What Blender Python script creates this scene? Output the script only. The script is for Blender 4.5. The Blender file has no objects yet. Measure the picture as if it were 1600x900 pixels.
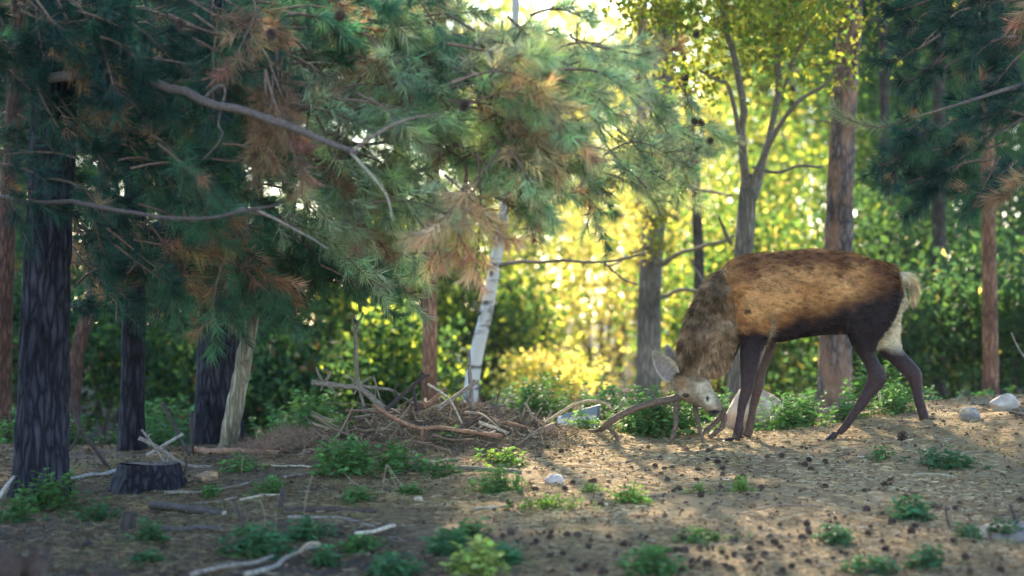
import bpy, bmesh, math, random
import numpy as np
from mathutils import Vector, Quaternion, noise as mnoise

# ------------------------------------------------------------------ camera, sky, sun, exposure
scene = bpy.context.scene
COL = scene.collection
F_PX = 3700.0            # focal length in pixels of the 1600 px wide photograph
CAM_Z = 1.0
SUN_AZ = math.radians(-7.0)     # measured from +Y (away from the camera) towards +X
SUN_EL = math.radians(29.0)

cam_d = bpy.data.cameras.new('camera')
cam = bpy.data.objects.new('camera', cam_d)
COL.objects.link(cam)
cam.location = (0, 0, CAM_Z)
cam.rotation_euler = (math.radians(90), 0, 0)
cam_d.sensor_width = 36.0
cam_d.lens = 36.0 * F_PX / 1600.0
cam_d.clip_start = 0.1
cam_d.clip_end = 2000
cam_d.dof.use_dof = True
cam_d.dof.focus_distance = 14.4
cam_d.dof.aperture_fstop = 1.45
cam_d.dof.aperture_blades = 0
scene.camera = cam

world = bpy.data.worlds.new('World')
scene.world = world
world.use_nodes = True
wn = world.node_tree.nodes
wl = world.node_tree.links
for n in list(wn):
    wn.remove(n)
w_out = wn.new('ShaderNodeOutputWorld')
w_bg = wn.new('ShaderNodeBackground')
w_sky = wn.new('ShaderNodeTexSky')
w_sky.sky_type = 'NISHITA'
w_sky.sun_disc = False
w_sky.sun_elevation = SUN_EL
w_sky.sun_rotation = SUN_AZ
w_sky.air_density = 1.0
w_sky.dust_density = 0.3
w_sky.ozone_density = 2.5
w_bg.inputs['Strength'].default_value = 0.15
wl.new(w_sky.outputs[0], w_bg.inputs['Color'])
wl.new(w_bg.outputs[0], w_out.inputs['Surface'])

sun_d = bpy.data.lights.new('sun', 'SUN')
sun_d.energy = 3.6
sun_d.angle = math.radians(0.55)
sun_d.color = (1.0, 0.86, 0.62)
sun = bpy.data.objects.new('sun', sun_d)
COL.objects.link(sun)
SUN_DIR = Vector((math.sin(SUN_AZ) * math.cos(SUN_EL), math.cos(SUN_AZ) * math.cos(SUN_EL), math.sin(SUN_EL)))
sun.rotation_euler = SUN_DIR.to_track_quat('Z', 'Y').to_euler()
sun.location = (0, 30, 40)

vs = scene.view_settings
vs.view_transform = 'Standard'
vs.look = 'None'
vs.gamma = 1.0
vs.exposure = 2.7
vs.use_curve_mapping = False
scene.render.engine = 'CYCLES'
scene.cycles.max_bounces = 6
scene.cycles.diffuse_bounces = 3
scene.cycles.glossy_bounces = 2
scene.cycles.transmission_bounces = 4
scene.cycles.use_denoising = True

# ------------------------------------------------------------------ helpers
RNG = np.random.default_rng(11)
random.seed(5)


def P(px, py, d):
    """photo pixel at distance d (metres along the view axis) -> world"""
    return np.array([(px - 800.0) / F_PX * d, d, CAM_Z - (py - 450.0) / F_PX * d])


def smooth(a, b, x):
    t = np.clip((np.asarray(x, float) - a) / (b - a), 0, 1)
    return t * t * (3 - 2 * t)


def _hash(i, j, k, seed):
    h = (i.astype(np.int64) * 374761393 + j.astype(np.int64) * 668265263 + k.astype(np.int64) * 2147483647 + seed * 1274126177) & 0xffffffff
    h = ((h ^ (h >> 13)) * 1274126177) & 0xffffffff
    h = h ^ (h >> 16)
    return (h & 0xffff) / 65535.0


def vnoise(p, seed=0):
    p = np.asarray(p, float)
    i = np.floor(p).astype(np.int64)
    f = p - i
    f = f * f * (3 - 2 * f)
    r = 0
    for dx in (0, 1):
        for dy in (0, 1):
            for dz in (0, 1):
                w = (f[..., 0] if dx else 1 - f[..., 0]) * (f[..., 1] if dy else 1 - f[..., 1]) * (f[..., 2] if dz else 1 - f[..., 2])
                r = r + w * _hash(i[..., 0] + dx, i[..., 1] + dy, i[..., 2] + dz, seed)
    return r


def fbm(p, seed=0, octv=4):
    p = np.asarray(p, float)
    r = 0
    a = 0.5
    for o in range(octv):
        r = r + a * vnoise(p * 2 ** o, seed + o * 17)
        a *= 0.5
    return r / (1 - 0.5 ** octv)


_gy = [0, 6, 9, 10.3, 12, 14, 15, 16.2, 17.2, 18.5, 22, 40, 90, 300]
_gz = [-0.62, -0.5, -0.33, -0.25, -0.12, -0.02, 0.03, 0.055, 0.01, -0.12, -0.38, -0.5, -0.7, -1.2]


def ground_z(x, y):
    x = np.asarray(x, float)
    y = np.asarray(y, float)
    z = np.interp(y, _gy, _gz)
    z = z - smooth(-0.7, -2.3, x) * (0.09 + 0.08 * smooth(13, 17, y)) * smooth(9.5, 12.5, y) * (1 - 0.6 * smooth(18, 24, y))
    z = z + smooth(1.7, 3.4, x) * 0.20 * smooth(12.5, 15.4, y) * (1 - smooth(16.2, 18.5, y))
    hx = (x + 0.42) / 0.85
    hy = (y - 15.1) / 0.6
    z = z + 0.13 * np.exp(-(hx ** 2 + hy ** 2) * 0.9)
    pp = np.stack([x * 1.3, y * 1.3, np.zeros_like(x)], -1)
    z = z + (fbm(pp, 3, 3) - 0.5) * 0.07
    z = z + (vnoise(pp * 7, 9) - 0.5) * 0.016
    return z


def G(px, d, lift=0.0):
    x = (px - 800.0) / F_PX * d
    return np.array([x, d, float(ground_z(x, d)) + lift])


def ground_hit(px, py):
    """point of the ground under a photo pixel"""
    ds = np.linspace(8.5, 18, 800)
    x = (px - 800.0) / F_PX * ds
    z = CAM_Z - (py - 450.0) / F_PX * ds
    g = ground_z(x, ds)
    k = np.where(z <= g)[0]
    if len(k):
        i = k[0]
        return np.array([x[i], ds[i], float(g[i])])
    i = int(np.argmin(z - g))
    return np.array([x[i], ds[i], float(g[i])])


class MB:
    """collects pieces of one mesh"""

    def __init__(self):
        self.v, self.c, self.f = [], [], []
        self.n = 0

    def add(self, V, F, col=None):
        V = np.asarray(V, float).reshape(-1, 3)
        F = np.asarray(F, np.int64)
        self.v.append(V)
        if col is None:
            col = np.ones((len(V), 3))
        col = np.asarray(col, float)
        if col.ndim == 1:
            col = np.tile(col, (len(V), 1))
        self.c.append(col[:, :3])
        self.f.append(F + self.n)
        self.n += len(V)
        return self

    def mesh(self, name, smooth_shade=True):
        me = bpy.data.meshes.new(name)
        V = np.concatenate(self.v)
        C = np.concatenate(self.c)
        me.vertices.add(len(V))
        me.vertices.foreach_set('co', V.astype(np.float32).ravel())
        idx = np.concatenate([f.ravel() for f in self.f]).astype(np.int32)
        sizes = np.concatenate([np.full(len(f), f.shape[1]) for f in self.f])
        starts = np.concatenate([[0], np.cumsum(sizes)[:-1]]).astype(np.int32)
        me.loops.add(len(idx))
        me.loops.foreach_set('vertex_index', idx)
        me.polygons.add(len(sizes))
        me.polygons.foreach_set('loop_start', starts)
        at = me.color_attributes.new('Col', 'FLOAT_COLOR', 'POINT')
        at.data.foreach_set('color', np.concatenate([C, np.ones((len(C), 1))], 1).astype(np.float32).ravel())
        me.update(calc_edges=True)
        me.polygons.foreach_set('use_smooth', np.full(len(sizes), smooth_shade, dtype=bool))
        me.validate()
        return me

    def build(self, name, mat, parent=None, smooth_shade=True, kind=None):
        me = self.mesh(name, smooth_shade)
        me.materials.append(mat)
        o = bpy.data.objects.new(name, me)
        COL.objects.link(o)
        if parent is not None:
            o.parent = parent
            o.matrix_parent_inverse = parent_inv(parent)
        if kind:
            o['kind'] = kind
        return o


def parent_inv(p):
    from mathutils import Matrix
    # parts keep world coordinates in their mesh data, so only a root Empty is offset
    return Matrix.Translation(-p.location) if p.parent is None else Matrix.Identity(4)


def empty(name, loc):
    o = bpy.data.objects.new(name, None)
    o.empty_display_size = 0.1
    COL.objects.link(o)
    o.location = Vector([float(v) for v in loc])
    return o


def tag(o, label, cat, group=None, kind=None):
    o['label'] = label
    o['category'] = cat
    if group:
        o['group'] = group
    if kind:
        o['kind'] = kind
    return o


def catmull(pts, n):
    pts = np.asarray(pts, float)
    m = len(pts)
    if m < 3:
        t = np.linspace(0, 1, n)[:, None]
        return pts[0] * (1 - t) + pts[-1] * t
    e = np.vstack([2 * pts[0] - pts[1], pts, 2 * pts[-1] - pts[-2]])
    u = np.linspace(0, m - 1 - 1e-9, n)
    i = u.astype(int)
    t = (u - i)[:, None]
    p0, p1, p2, p3 = e[i], e[i + 1], e[i + 2], e[i + 3]
    return 0.5 * (2 * p1 + (p2 - p0) * t + (2 * p0 - 5 * p1 + 4 * p2 - p3) * t ** 2 + (3 * p1 - p0 - 3 * p2 + p3) * t ** 3)


def frames(pts):
    t = np.gradient(pts, axis=0)
    t /= np.linalg.norm(t, axis=1)[:, None] + 1e-12
    a = np.array([0, 1.0, 0]) if abs(t[0][1]) < 0.8 else np.array([1.0, 0, 0])
    n = a - t[0] * a.dot(t[0])
    n /= np.linalg.norm(n)
    N = [n]
    for i in range(1, len(pts)):
        n = N[-1] - t[i] * N[-1].dot(t[i])
        n /= np.linalg.norm(n) + 1e-12
        N.append(n)
    N = np.array(N)
    B = np.cross(t, N)
    return t, N, B


def tube(pts, rad, sides=8, rough=0.0, cap=True, seed=0):
    pts = np.asarray(pts, float)
    rad = np.broadcast_to(np.asarray(rad, float), (len(pts),)).copy()
    t, N, B = frames(pts)
    th = np.linspace(0, 2 * np.pi, sides, endpoint=False)
    r = np.tile(rad[:, None], (1, sides))
    if rough:
        q = pts[:, None, :] + rad[:, None, None] * (np.cos(th)[None, :, None] * N[:, None, :] + np.sin(th)[None, :, None] * B[:, None, :])
        r = r * (1 + rough * (vnoise(q * (0.9 / max(rad.mean(), 1e-3)), seed) - 0.5) * 2)
    V = pts[:, None, :] + r[..., None] * (np.cos(th)[None, :, None] * N[:, None, :] + np.sin(th)[None, :, None] * B[:, None, :])
    n = len(pts)
    i = np.arange(n - 1)[:, None] * sides
    j = np.arange(sides)[None, :]
    jn = (j + 1) % sides
    F = np.stack([i + j, i + jn, i + sides + jn, i + sides + j], -1).reshape(-1, 4)
    V = V.reshape(-1, 3)
    if cap:
        V = np.vstack([V, pts[0], pts[-1]])
        a, b = n * sides, n * sides + 1
        jj = np.arange(sides)
        jn = (jj + 1) % sides
        c0 = np.stack([jn, jj, np.full(sides, a), np.full(sides, a)], -1)
        c1 = np.stack([(n - 1) * sides + jj, (n - 1) * sides + jn, np.full(sides, b), np.full(sides, b)], -1)
        return V, F, c0[:, :3], c1[:, :3]
    return V, F, None, None


def add_tube(mb, pts, rad, sides=8, rough=0.0, col=(1, 1, 1), cap=True, seed=0, end_col=None):
    V, F, c0, c1 = tube(pts, rad, sides, rough, cap, seed)
    C = np.tile(np.asarray(col, float), (len(V), 1))
    base = mb.n
    mb.add(V, F, C)
    if cap:
        if end_col is not None:
            # separate end discs so the cut face keeps its own colour
            for c in (c0, c1):
                vv = V[c.ravel()]
                mb.add(vv, np.arange(len(vv)).reshape(-1, 3), end_col)
        else:
            mb.f.append(c0 + base)
            mb.f.append(c1 + base)


def unit(v):
    v = np.asarray(v, float)
    return v / (np.linalg.norm(v, axis=-1, keepdims=True) + 1e-12)


def rand_unit(n, rng=RNG):
    v = rng.normal(size=(n, 3))
    return unit(v)


def leaves(mb, ctr, direc, size, col, rng=RNG, aspect=0.5, fold=0.15):
    """one kite-shaped folded leaf per centre"""
    n = len(ctr)
    d = unit(direc)
    s = unit(np.cross(d, rand_unit(n, rng)))
    nn = np.cross(d, s)
    L = np.broadcast_to(size, (n,))[:, None]
    base = ctr - d * L * 0.5
    tip = ctr + d * L * 0.5 - nn * L * fold * 0.5
    mid = ctr - d * L * 0.05
    l = mid + s * L * aspect * 0.5 + nn * L * fold
    r = mid - s * L * aspect * 0.5 + nn * L * fold
    V = np.stack([base, r, tip, l], 1).reshape(-1, 3)
    F = np.arange(n * 4).reshape(-1, 4)
    mb.add(V, F, np.repeat(col, 4, axis=0))


def needles(mb, org, direc, length, width, col, rng=RNG):
    n = len(org)
    d = unit(direc)
    s = unit(np.cross(d, rand_unit(n, rng)))
    L = np.broadcast_to(length, (n,))[:, None]
    w = np.broadcast_to(width, (n,))[:, None]
    V = np.stack([org - s * w * 0.5, org + s * w * 0.5, org + d * L], 1).reshape(-1, 3)
    F = np.arange(n * 3).reshape(-1, 3)
    mb.add(V, F, np.repeat(col, 3, axis=0))


def vary(base, n, amt=0.25, rng=RNG, hue=0.12):
    c = np.tile(np.asarray(base, float), (n, 1))
    c = c * (1 + amt * (rng.random((n, 1)) * 2 - 1))
    c = c * (1 + hue * (rng.random((n, 3)) * 2 - 1))
    return np.clip(c, 0.002, 0.95)


# ------------------------------------------------------------------ materials
def new_mat(name):
    m = bpy.data.materials.new(name)
    m.use_nodes = True
    nt = m.node_tree
    return m, nt, nt.nodes['Principled BSDF'], nt.nodes['Material Output']


def attr_mat(name, rough=0.7, trans=0.0, trans_tint=(1, 1, 1), spec=0.3, noise_scale=0, noise_amt=0.3, bump=0.0, bump_scale=40):
    m, nt, bs, out = new_mat(name)
    a = nt.nodes.new('ShaderNodeAttribute')
    a.attribute_name = 'Col'
    bs.inputs['Roughness'].default_value = rough
    bs.inputs['Specular IOR Level'].default_value = spec
    src = a.outputs['Color']
    if noise_scale:
        tc = nt.nodes.new('ShaderNodeTexCoord')
        nz = nt.nodes.new('ShaderNodeTexNoise')
        nz.inputs['Scale'].default_value = noise_scale
        nz.inputs['Detail'].default_value = 6
        nt.links.new(tc.outputs['Object'], nz.inputs['Vector'])
        mr = nt.nodes.new('ShaderNodeMapRange')
        mr.inputs['From Min'].default_value = 0.3
        mr.inputs['From Max'].default_value = 0.7
        mr.inputs['To Min'].default_value = 1 - noise_amt
        mr.inputs['To Max'].default_value = 1 + noise_amt
        nt.links.new(nz.outputs['Fac'], mr.inputs['Value'])
        mx = nt.nodes.new('ShaderNodeVectorMath')
        mx.operation = 'SCALE'
        nt.links.new(src, mx.inputs[0])
        nt.links.new(mr.outputs[0], mx.inputs['Scale'])
        src = mx.outputs[0]
    nt.links.new(src, bs.inputs['Base Color'])
    if bump:
        tc = nt.nodes.new('ShaderNodeTexCoord')
        nz = nt.nodes.new('ShaderNodeTexNoise')
        nz.inputs['Scale'].default_value = bump_scale
        nz.inputs['Detail'].default_value = 8
        nt.links.new(tc.outputs['Object'], nz.inputs['Vector'])
        bp = nt.nodes.new('ShaderNodeBump')
        bp.inputs['Strength'].default_value = bump
        bp.inputs['Distance'].default_value = 0.02
        nt.links.new(nz.outputs['Fac'], bp.inputs['Height'])
        nt.links.new(bp.outputs[0], bs.inputs['Normal'])
    if trans:
        tb = nt.nodes.new('ShaderNodeBsdfTranslucent')
        mul = nt.nodes.new('ShaderNodeVectorMath')
        mul.operation = 'MULTIPLY'
        nt.links.new(src, mul.inputs[0])
        mul.inputs[1].default_value = trans_tint
        nt.links.new(mul.outputs[0], tb.inputs['Color'])
        mx = nt.nodes.new('ShaderNodeMixShader')
        mx.inputs[0].default_value = trans
        nt.links.new(bs.outputs[0], mx.inputs[1])
        nt.links.new(tb.outputs[0], mx.inputs[2])
        nt.links.new(mx.outputs[0], out.inputs['Surface'])
    return m


def bark_mat(name, dark, light, scale=18, stretch=0.28, bump=0.6, extra=None, extra_amt=0.0):
    """furrowed bark: stretched voronoi plates over noise"""
    m, nt, bs, out = new_mat(name)
    N = nt.nodes.new
    tc = N('ShaderNodeTexCoord')
    mp = N('ShaderNodeMapping')
    mp.inputs['Scale'].default_value = (1, 1, stretch)
    nt.links.new(tc.outputs['Object'], mp.inputs['Vector'])
    nz0 = N('ShaderNodeTexNoise')
    nz0.inputs['Scale'].default_value = scale * 0.6
    nz0.inputs['Detail'].default_value = 4
    nt.links.new(mp.outputs[0], nz0.inputs['Vector'])
    add = N('ShaderNodeVectorMath')
    add.operation = 'MULTIPLY_ADD'
    nt.links.new(nz0.outputs['Color'], add.inputs[0])
    add.inputs[1].default_value = (0.06, 0.06, 0.06)
    nt.links.new(mp.outputs[0], add.inputs[2])
    vo = N('ShaderNodeTexVoronoi')
    vo.feature = 'DISTANCE_TO_EDGE'
    vo.inputs['Scale'].default_value = scale
    nt.links.new(add.outputs[0], vo.inputs['Vector'])
    nz = N('ShaderNodeTexNoise')
    nz.inputs['Scale'].default_value = scale * 3
    nz.inputs['Detail'].default_value = 8
    nt.links.new(mp.outputs[0], nz.inputs['Vector'])
    rp = N('ShaderNodeMapRange')
    rp.inputs['From Max'].default_value = 0.34
    nt.links.new(vo.outputs['Distance'], rp.inputs['Value'])
    mul = N('ShaderNodeMath')
    mul.operation = 'MULTIPLY'
    nt.links.new(rp.outputs[0], mul.inputs[0])
    nt.links.new(nz.outputs['Fac'], mul.inputs[1])
    mul2 = N('ShaderNodeMath')
    mul2.operation = 'MULTIPLY'
    mul2.inputs[1].default_value = 1.5
    mul2.use_clamp = True
    nt.links.new(mul.outputs[0], mul2.inputs[0])
    mx = N('ShaderNodeMix')
    mx.data_type = 'RGBA'
    mx.inputs['A'].default_value = (*dark, 1)
    mx.inputs['B'].default_value = (*light, 1)
    nt.links.new(mul2.outputs[0], mx.inputs['Factor'])
    src = mx.outputs['Result']
    if extra is not None:
        nz2 = N('ShaderNodeTexNoise')
        nz2.inputs['Scale'].default_value = scale * 0.35
        nz2.inputs['Detail'].default_value = 5
        nt.links.new(mp.outputs[0], nz2.inputs['Vector'])
        r2 = N('ShaderNodeMapRange')
        r2.inputs['From Min'].default_value = 0.45
        r2.inputs['From Max'].default_value = 0.6
        r2.inputs['To Max'].default_value = extra_amt
        nt.links.new(nz2.outputs['Fac'], r2.inputs['Value'])
        mx2 = N('ShaderNodeMix')
        mx2.data_type = 'RGBA'
        mx2.inputs['B'].default_value = (*extra, 1)
        nt.links.new(r2.outputs[0], mx2.inputs['Factor'])
        nt.links.new(src, mx2.inputs['A'])
        src = mx2.outputs['Result']
    nzl = N('ShaderNodeTexNoise')
    nzl.inputs['Scale'].default_value = 2.6
    nzl.inputs['Detail'].default_value = 7
    nzl.inputs['Roughness'].default_value = 0.7
    nt.links.new(tc.outputs['Object'], nzl.inputs['Vector'])
    ml = N('ShaderNodeMapRange')
    ml.inputs['From Min'].default_value = 0.3
    ml.inputs['From Max'].default_value = 0.7
    ml.inputs['To Min'].default_value = 0.5
    ml.inputs['To Max'].default_value = 1.6
    nt.links.new(nzl.outputs['Fac'], ml.inputs['Value'])
    sc = N('ShaderNodeVectorMath')
    sc.operation = 'SCALE'
    nt.links.new(src, sc.inputs[0])
    nt.links.new(ml.outputs[0], sc.inputs['Scale'])
    src = sc.outputs[0]
    nt.links.new(src, bs.inputs['Base Color'])
    bs.inputs['Roughness'].default_value = 0.9
    bs.inputs['Specular IOR Level'].default_value = 0.15
    bp = N('ShaderNodeBump')
    bp.inputs['Strength'].default_value = bump
    bp.inputs['Distance'].default_value = 0.02
    nt.links.new(mul.outputs[0], bp.inputs['Height'])
    nt.links.new(bp.outputs[0], bs.inputs['Normal'])
    return m


M_LEAF = attr_mat('leaf', 0.6, 0.62, (1.3, 1.22, 0.75), 0.1)
M_HERB = attr_mat('herb_leaf', 0.65, 0.35, (1.1, 1.1, 0.6), 0.12)
M_NEEDLE = attr_mat('needle', 0.6, 0.42, (1.15, 1.15, 0.75), 0.15)
M_TWIG = attr_mat('twig', 0.85, spec=0.2, noise_scale=60, noise_amt=0.45, bump=0.4, bump_scale=120)
M_LITTER = attr_mat('litter', 0.85, spec=0.2)
M_FUR = attr_mat('fur', 0.8, 0.0, spec=0.06)
M_HIDE = attr_mat('hide', 0.6, spec=0.16, noise_scale=45, noise_amt=0.3, bump=0.25, bump_scale=90)
M_PLAIN = attr_mat('plain', 0.45, spec=0.5)
M_STONE = attr_mat('stone', 0.85, spec=0.3, noise_scale=9, noise_amt=0.35, bump=0.6, bump_scale=30)
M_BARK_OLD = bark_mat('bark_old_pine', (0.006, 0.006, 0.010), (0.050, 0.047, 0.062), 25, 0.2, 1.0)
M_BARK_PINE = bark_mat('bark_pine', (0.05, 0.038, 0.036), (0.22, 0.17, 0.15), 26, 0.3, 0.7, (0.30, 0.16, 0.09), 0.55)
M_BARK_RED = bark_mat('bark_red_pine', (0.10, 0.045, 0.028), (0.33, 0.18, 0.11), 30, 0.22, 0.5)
M_BARK_SHADE = bark_mat('bark_shaded_pine', (0.035, 0.018, 0.015), (0.15, 0.08, 0.058), 30, 0.22, 0.5)  # red pine bark darkened, so the shade sits in its colour
M_BARK_GREY = bark_mat('bark_grey', (0.07, 0.06, 0.05), (0.19, 0.165, 0.13), 24, 0.2, 0.4)
M_BARK_DARK = bark_mat('bark_dark', (0.03, 0.025, 0.022), (0.09, 0.07, 0.06), 24, 0.3, 0.4)
M_DEADWOOD = bark_mat('bare_wood', (0.10, 0.085, 0.06), (0.30, 0.265, 0.19), 30, 0.06, 0.5)


def birch_mat():
    m, nt, bs, out = new_mat('bark_birch')
    N = nt.nodes.new
    tc = N('ShaderNodeTexCoord')
    mp = N('ShaderNodeMapping')
    mp.inputs['Scale'].default_value = (3, 3, 14)
    nt.links.new(tc.outputs['Object'], mp.inputs['Vector'])
    nz = N('ShaderNodeTexNoise')
    nz.inputs['Scale'].default_value = 1.1
    nz.inputs['Detail'].default_value = 5
    nt.links.new(mp.outputs[0], nz.inputs['Vector'])
    mp2 = N('ShaderNodeMapping')
    mp2.inputs['Scale'].default_value = (4, 4, 3.0)
    nt.links.new(tc.outputs['Object'], mp2.inputs['Vector'])
    nz2 = N('ShaderNodeTexNoise')
    nz2.inputs['Scale'].default_value = 1.3
    nz2.inputs['Detail'].default_value = 6
    nt.links.new(mp2.outputs[0], nz2.inputs['Vector'])
    mn = N('ShaderNodeMath')
    mn.operation = 'MAXIMUM'
    nt.links.new(nz.outputs['Fac'], mn.inputs[0])
    nt.links.new(nz2.outputs['Fac'], mn.inputs[1])
    r = N('ShaderNodeMapRange')
    r.inputs['From Min'].default_value = 0.555
    r.inputs['From Max'].default_value = 0.64
    nt.links.new(mn.outputs[0], r.inputs['Value'])
    mx = N('ShaderNodeMix')
    mx.data_type = 'RGBA'
    mx.inputs['A'].default_value = (0.50, 0.47, 0.42, 1)
    mx.inputs['B'].default_value = (0.06, 0.05, 0.045, 1)
    nt.links.new(r.outputs[0], mx.inputs['Factor'])
    nt.links.new(mx.outputs['Result'], bs.inputs['Base Color'])
    bs.inputs['Roughness'].default_value = 0.7
    return m


M_BIRCH = birch_mat()


def ground_mat():
    m, nt, bs, out = new_mat('forest_floor')
    N = nt.nodes.new
    L = nt.links.new
    tc = N('ShaderNodeTexCoord')

    def nz(scale, det=6, rough=0.6):
        n = N('ShaderNodeTexNoise')
        n.inputs['Scale'].default_value = scale
        n.inputs['Detail'].default_value = det
        n.inputs['Roughness'].default_value = rough
        L(tc.outputs['Object'], n.inputs['Vector'])
        return n
    a = nz(1.1)
    b = nz(14, 8, 0.7)
    c = nz(90, 6, 0.7)
    r = N('ShaderNodeValToRGB')
    e = r.color_ramp.elements
    e[0].position = 0.30
    e[0].color = (0.045, 0.034, 0.027, 1)
    e[1].position = 0.70
    e[1].color = (0.44, 0.31, 0.16, 1)
    k = e.new(0.5)
    k.color = (0.25, 0.17, 0.09, 1)
    mix = N('ShaderNodeMath')
    mix.operation = 'MULTIPLY_ADD'
    L(b.outputs['Fac'], mix.inputs[0])
    mix.inputs[1].default_value = 0.5
    m2 = N('ShaderNodeMath')
    m2.operation = 'MULTIPLY'
    L(c.outputs['Fac'], m2.inputs[0])
    m2.inputs[1].default_value = 0.5
    L(m2.outputs[0], mix.inputs[2])
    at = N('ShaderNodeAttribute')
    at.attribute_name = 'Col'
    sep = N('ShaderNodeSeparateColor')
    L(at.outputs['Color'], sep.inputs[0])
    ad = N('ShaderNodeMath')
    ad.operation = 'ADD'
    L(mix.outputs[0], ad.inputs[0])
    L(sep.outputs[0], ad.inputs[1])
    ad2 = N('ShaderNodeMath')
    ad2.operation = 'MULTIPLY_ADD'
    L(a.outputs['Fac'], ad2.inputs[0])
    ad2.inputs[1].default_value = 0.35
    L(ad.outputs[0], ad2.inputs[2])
    sb = N('ShaderNodeMath')
    sb.operation = 'SUBTRACT'
    L(ad2.outputs[0], sb.inputs[0])
    sb.inputs[1].default_value = 0.17
    L(sb.outputs[0], r.inputs[0])
    L(r.outputs[0], bs.inputs['Base Color'])
    bs.inputs['Roughness'].default_value = 0.95
    bs.inputs['Specular IOR Level'].default_value = 0.1
    bp = N('ShaderNodeBump')
    bp.inputs['Strength'].default_value = 0.8
    bp.inputs['Distance'].default_value = 0.03
    L(mix.outputs[0], bp.inputs['Height'])
    L(bp.outputs[0], bs.inputs['Normal'])
    return m


M_GROUND = ground_mat()
# ------------------------------------------------------------------ ground
def soil_and_shade(x, y):
    """dry sandy needle litter on the mound, darker humus under the pines, dark surround painted over both"""
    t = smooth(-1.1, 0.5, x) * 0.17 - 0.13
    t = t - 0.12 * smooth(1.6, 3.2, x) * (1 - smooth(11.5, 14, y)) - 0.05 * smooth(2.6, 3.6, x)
    t = t - 0.09 * (1 - smooth(10.0, 12.6, y))  # left, right and near ground darkened to paint in a shaded surround
    t = t - 0.18 * smooth(17, 19, y) - 0.2 * smooth(8.5, 6.5, y) - 0.2 * smooth(4.5, 6.5, np.abs(x))  # ground to the sides and before the view darkened to cut warm bounce
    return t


def build_ground():
    mb = MB()
    xs = np.concatenate([np.linspace(-70, -6.2, 24), np.linspace(-6, 6, 241), np.linspace(6.2, 70, 24)])
    ys = np.concatenate([np.linspace(-30, 7.6, 16), np.linspace(8, 19, 221), np.linspace(19.3, 40, 40), np.linspace(42, 130, 20)])
    X, Y = np.meshgrid(xs, ys)
    Z = ground_z(X, Y)
    nx, ny = len(xs), len(ys)
    i = np.arange(ny - 1)[:, None] * nx
    j = np.arange(nx - 1)[None, :]
    F = np.stack([i + j, i + j + 1, i + nx + j + 1, i + nx + j], -1).reshape(-1, 4)
    t = soil_and_shade(X, Y)
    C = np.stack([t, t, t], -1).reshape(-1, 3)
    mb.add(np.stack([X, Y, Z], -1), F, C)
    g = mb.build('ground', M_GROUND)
    g['kind'] = 'structure'
    g['label'] = 'forest floor of sand and dry pine needles rising to a low mound'


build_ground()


def build_litter():
    rng = np.random.default_rng(21)
    mb = MB()
    n = 105000
    d = 9.3 + (17.2 - 9.3) * rng.random(n)
    px = -120 + 1840 * rng.random(n)
    x = (px - 800) / F_PX * d
    keep = fbm(np.stack([x * 2.2, d * 2.2, x * 0], -1), 40, 3) + 0.25 * rng.random(n) > 0.52
    x, d = x[keep], d[keep]
    n = len(x)
    z = ground_z(x, d) + 0.004 + 0.008 * rng.random(n)
    a = rng.random(n) * 2 * np.pi
    dr = np.stack([np.cos(a), np.sin(a), (rng.random(n) - 0.35) * 0.4], -1)
    L = 0.03 + 0.06 * rng.random(n)
    w = 0.003 + 0.004 * rng.random(n) ** 2
    left = np.clip(smooth(0.3, -1.4, x) + .6 * smooth(12.4, 10.2, d) + .6 * smooth(2.2, 3.4, x), 0, 1)  # litter takes the same painted dark surround as the ground
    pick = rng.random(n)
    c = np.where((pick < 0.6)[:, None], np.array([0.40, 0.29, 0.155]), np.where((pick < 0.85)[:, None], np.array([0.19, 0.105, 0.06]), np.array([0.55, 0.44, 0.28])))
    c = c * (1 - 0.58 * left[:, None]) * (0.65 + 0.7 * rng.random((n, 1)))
    org = np.stack([x, d, z], -1) - unit(dr) * (L * 0.5)[:, None]
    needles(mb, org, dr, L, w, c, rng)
    # curled brown leaf and bark fragments
    n = 7000
    d = 9.3 + 8 * rng.random(n)
    x = (-120 + 1840 * rng.random(n) - 800) / F_PX * d
    z = ground_z(x, d) + 0.006
    dr = unit(rng.normal(size=(n, 3)) * np.array([1, 1, 0.35]))
    c = vary((0.11, 0.06, 0.04), n, 0.6, rng)
    leaves(mb, np.stack([x, d, z], -1), dr, 0.015 + 0.025 * rng.random(n), c, rng, 0.6, 0.25)
    o = mb.build('needle_litter', M_LITTER, None, False)
    tag(o, 'dry straw coloured pine needles and bark crumbs strewn over the ground', 'litter', kind='stuff')
    # sparse moss and grass blades
    mb = MB()
    n = 26000
    d = 9.3 + 7.5 * rng.random(n)
    x = (-100 + 1800 * rng.random(n) - 800) / F_PX * d
    q = fbm(np.stack([x * 1.1 + 4, d * 0.8, x * 0], -1), 71, 3)
    keep = (q > 0.56)
    x, d = x[keep], d[keep]
    n = len(x)
    z = ground_z(x, d)
    dr = np.stack([rng.normal(size=n) * 0.5, rng.normal(size=n) * 0.5, np.ones(n) * 0.8], -1)
    c = vary((0.16, 0.19, 0.06), n, 0.4, rng)
    needles(mb, np.stack([x, d, z], -1), dr, 0.012 + 0.028 * rng.random(n), 0.003, c, rng)
    o = mb.build('grass', M_HERB, None, False)
    tag(o, 'thin short grass and moss sprouting in patches on the bare ground', 'grass', kind='stuff')


build_litter()

# ------------------------------------------------------------------ deer
DY0 = 15.0


def D(px, py, dy=0.0):
    return P(px, py, DY0) + np.array([0, dy, 0])


PXM = F_PX / DY0


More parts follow.
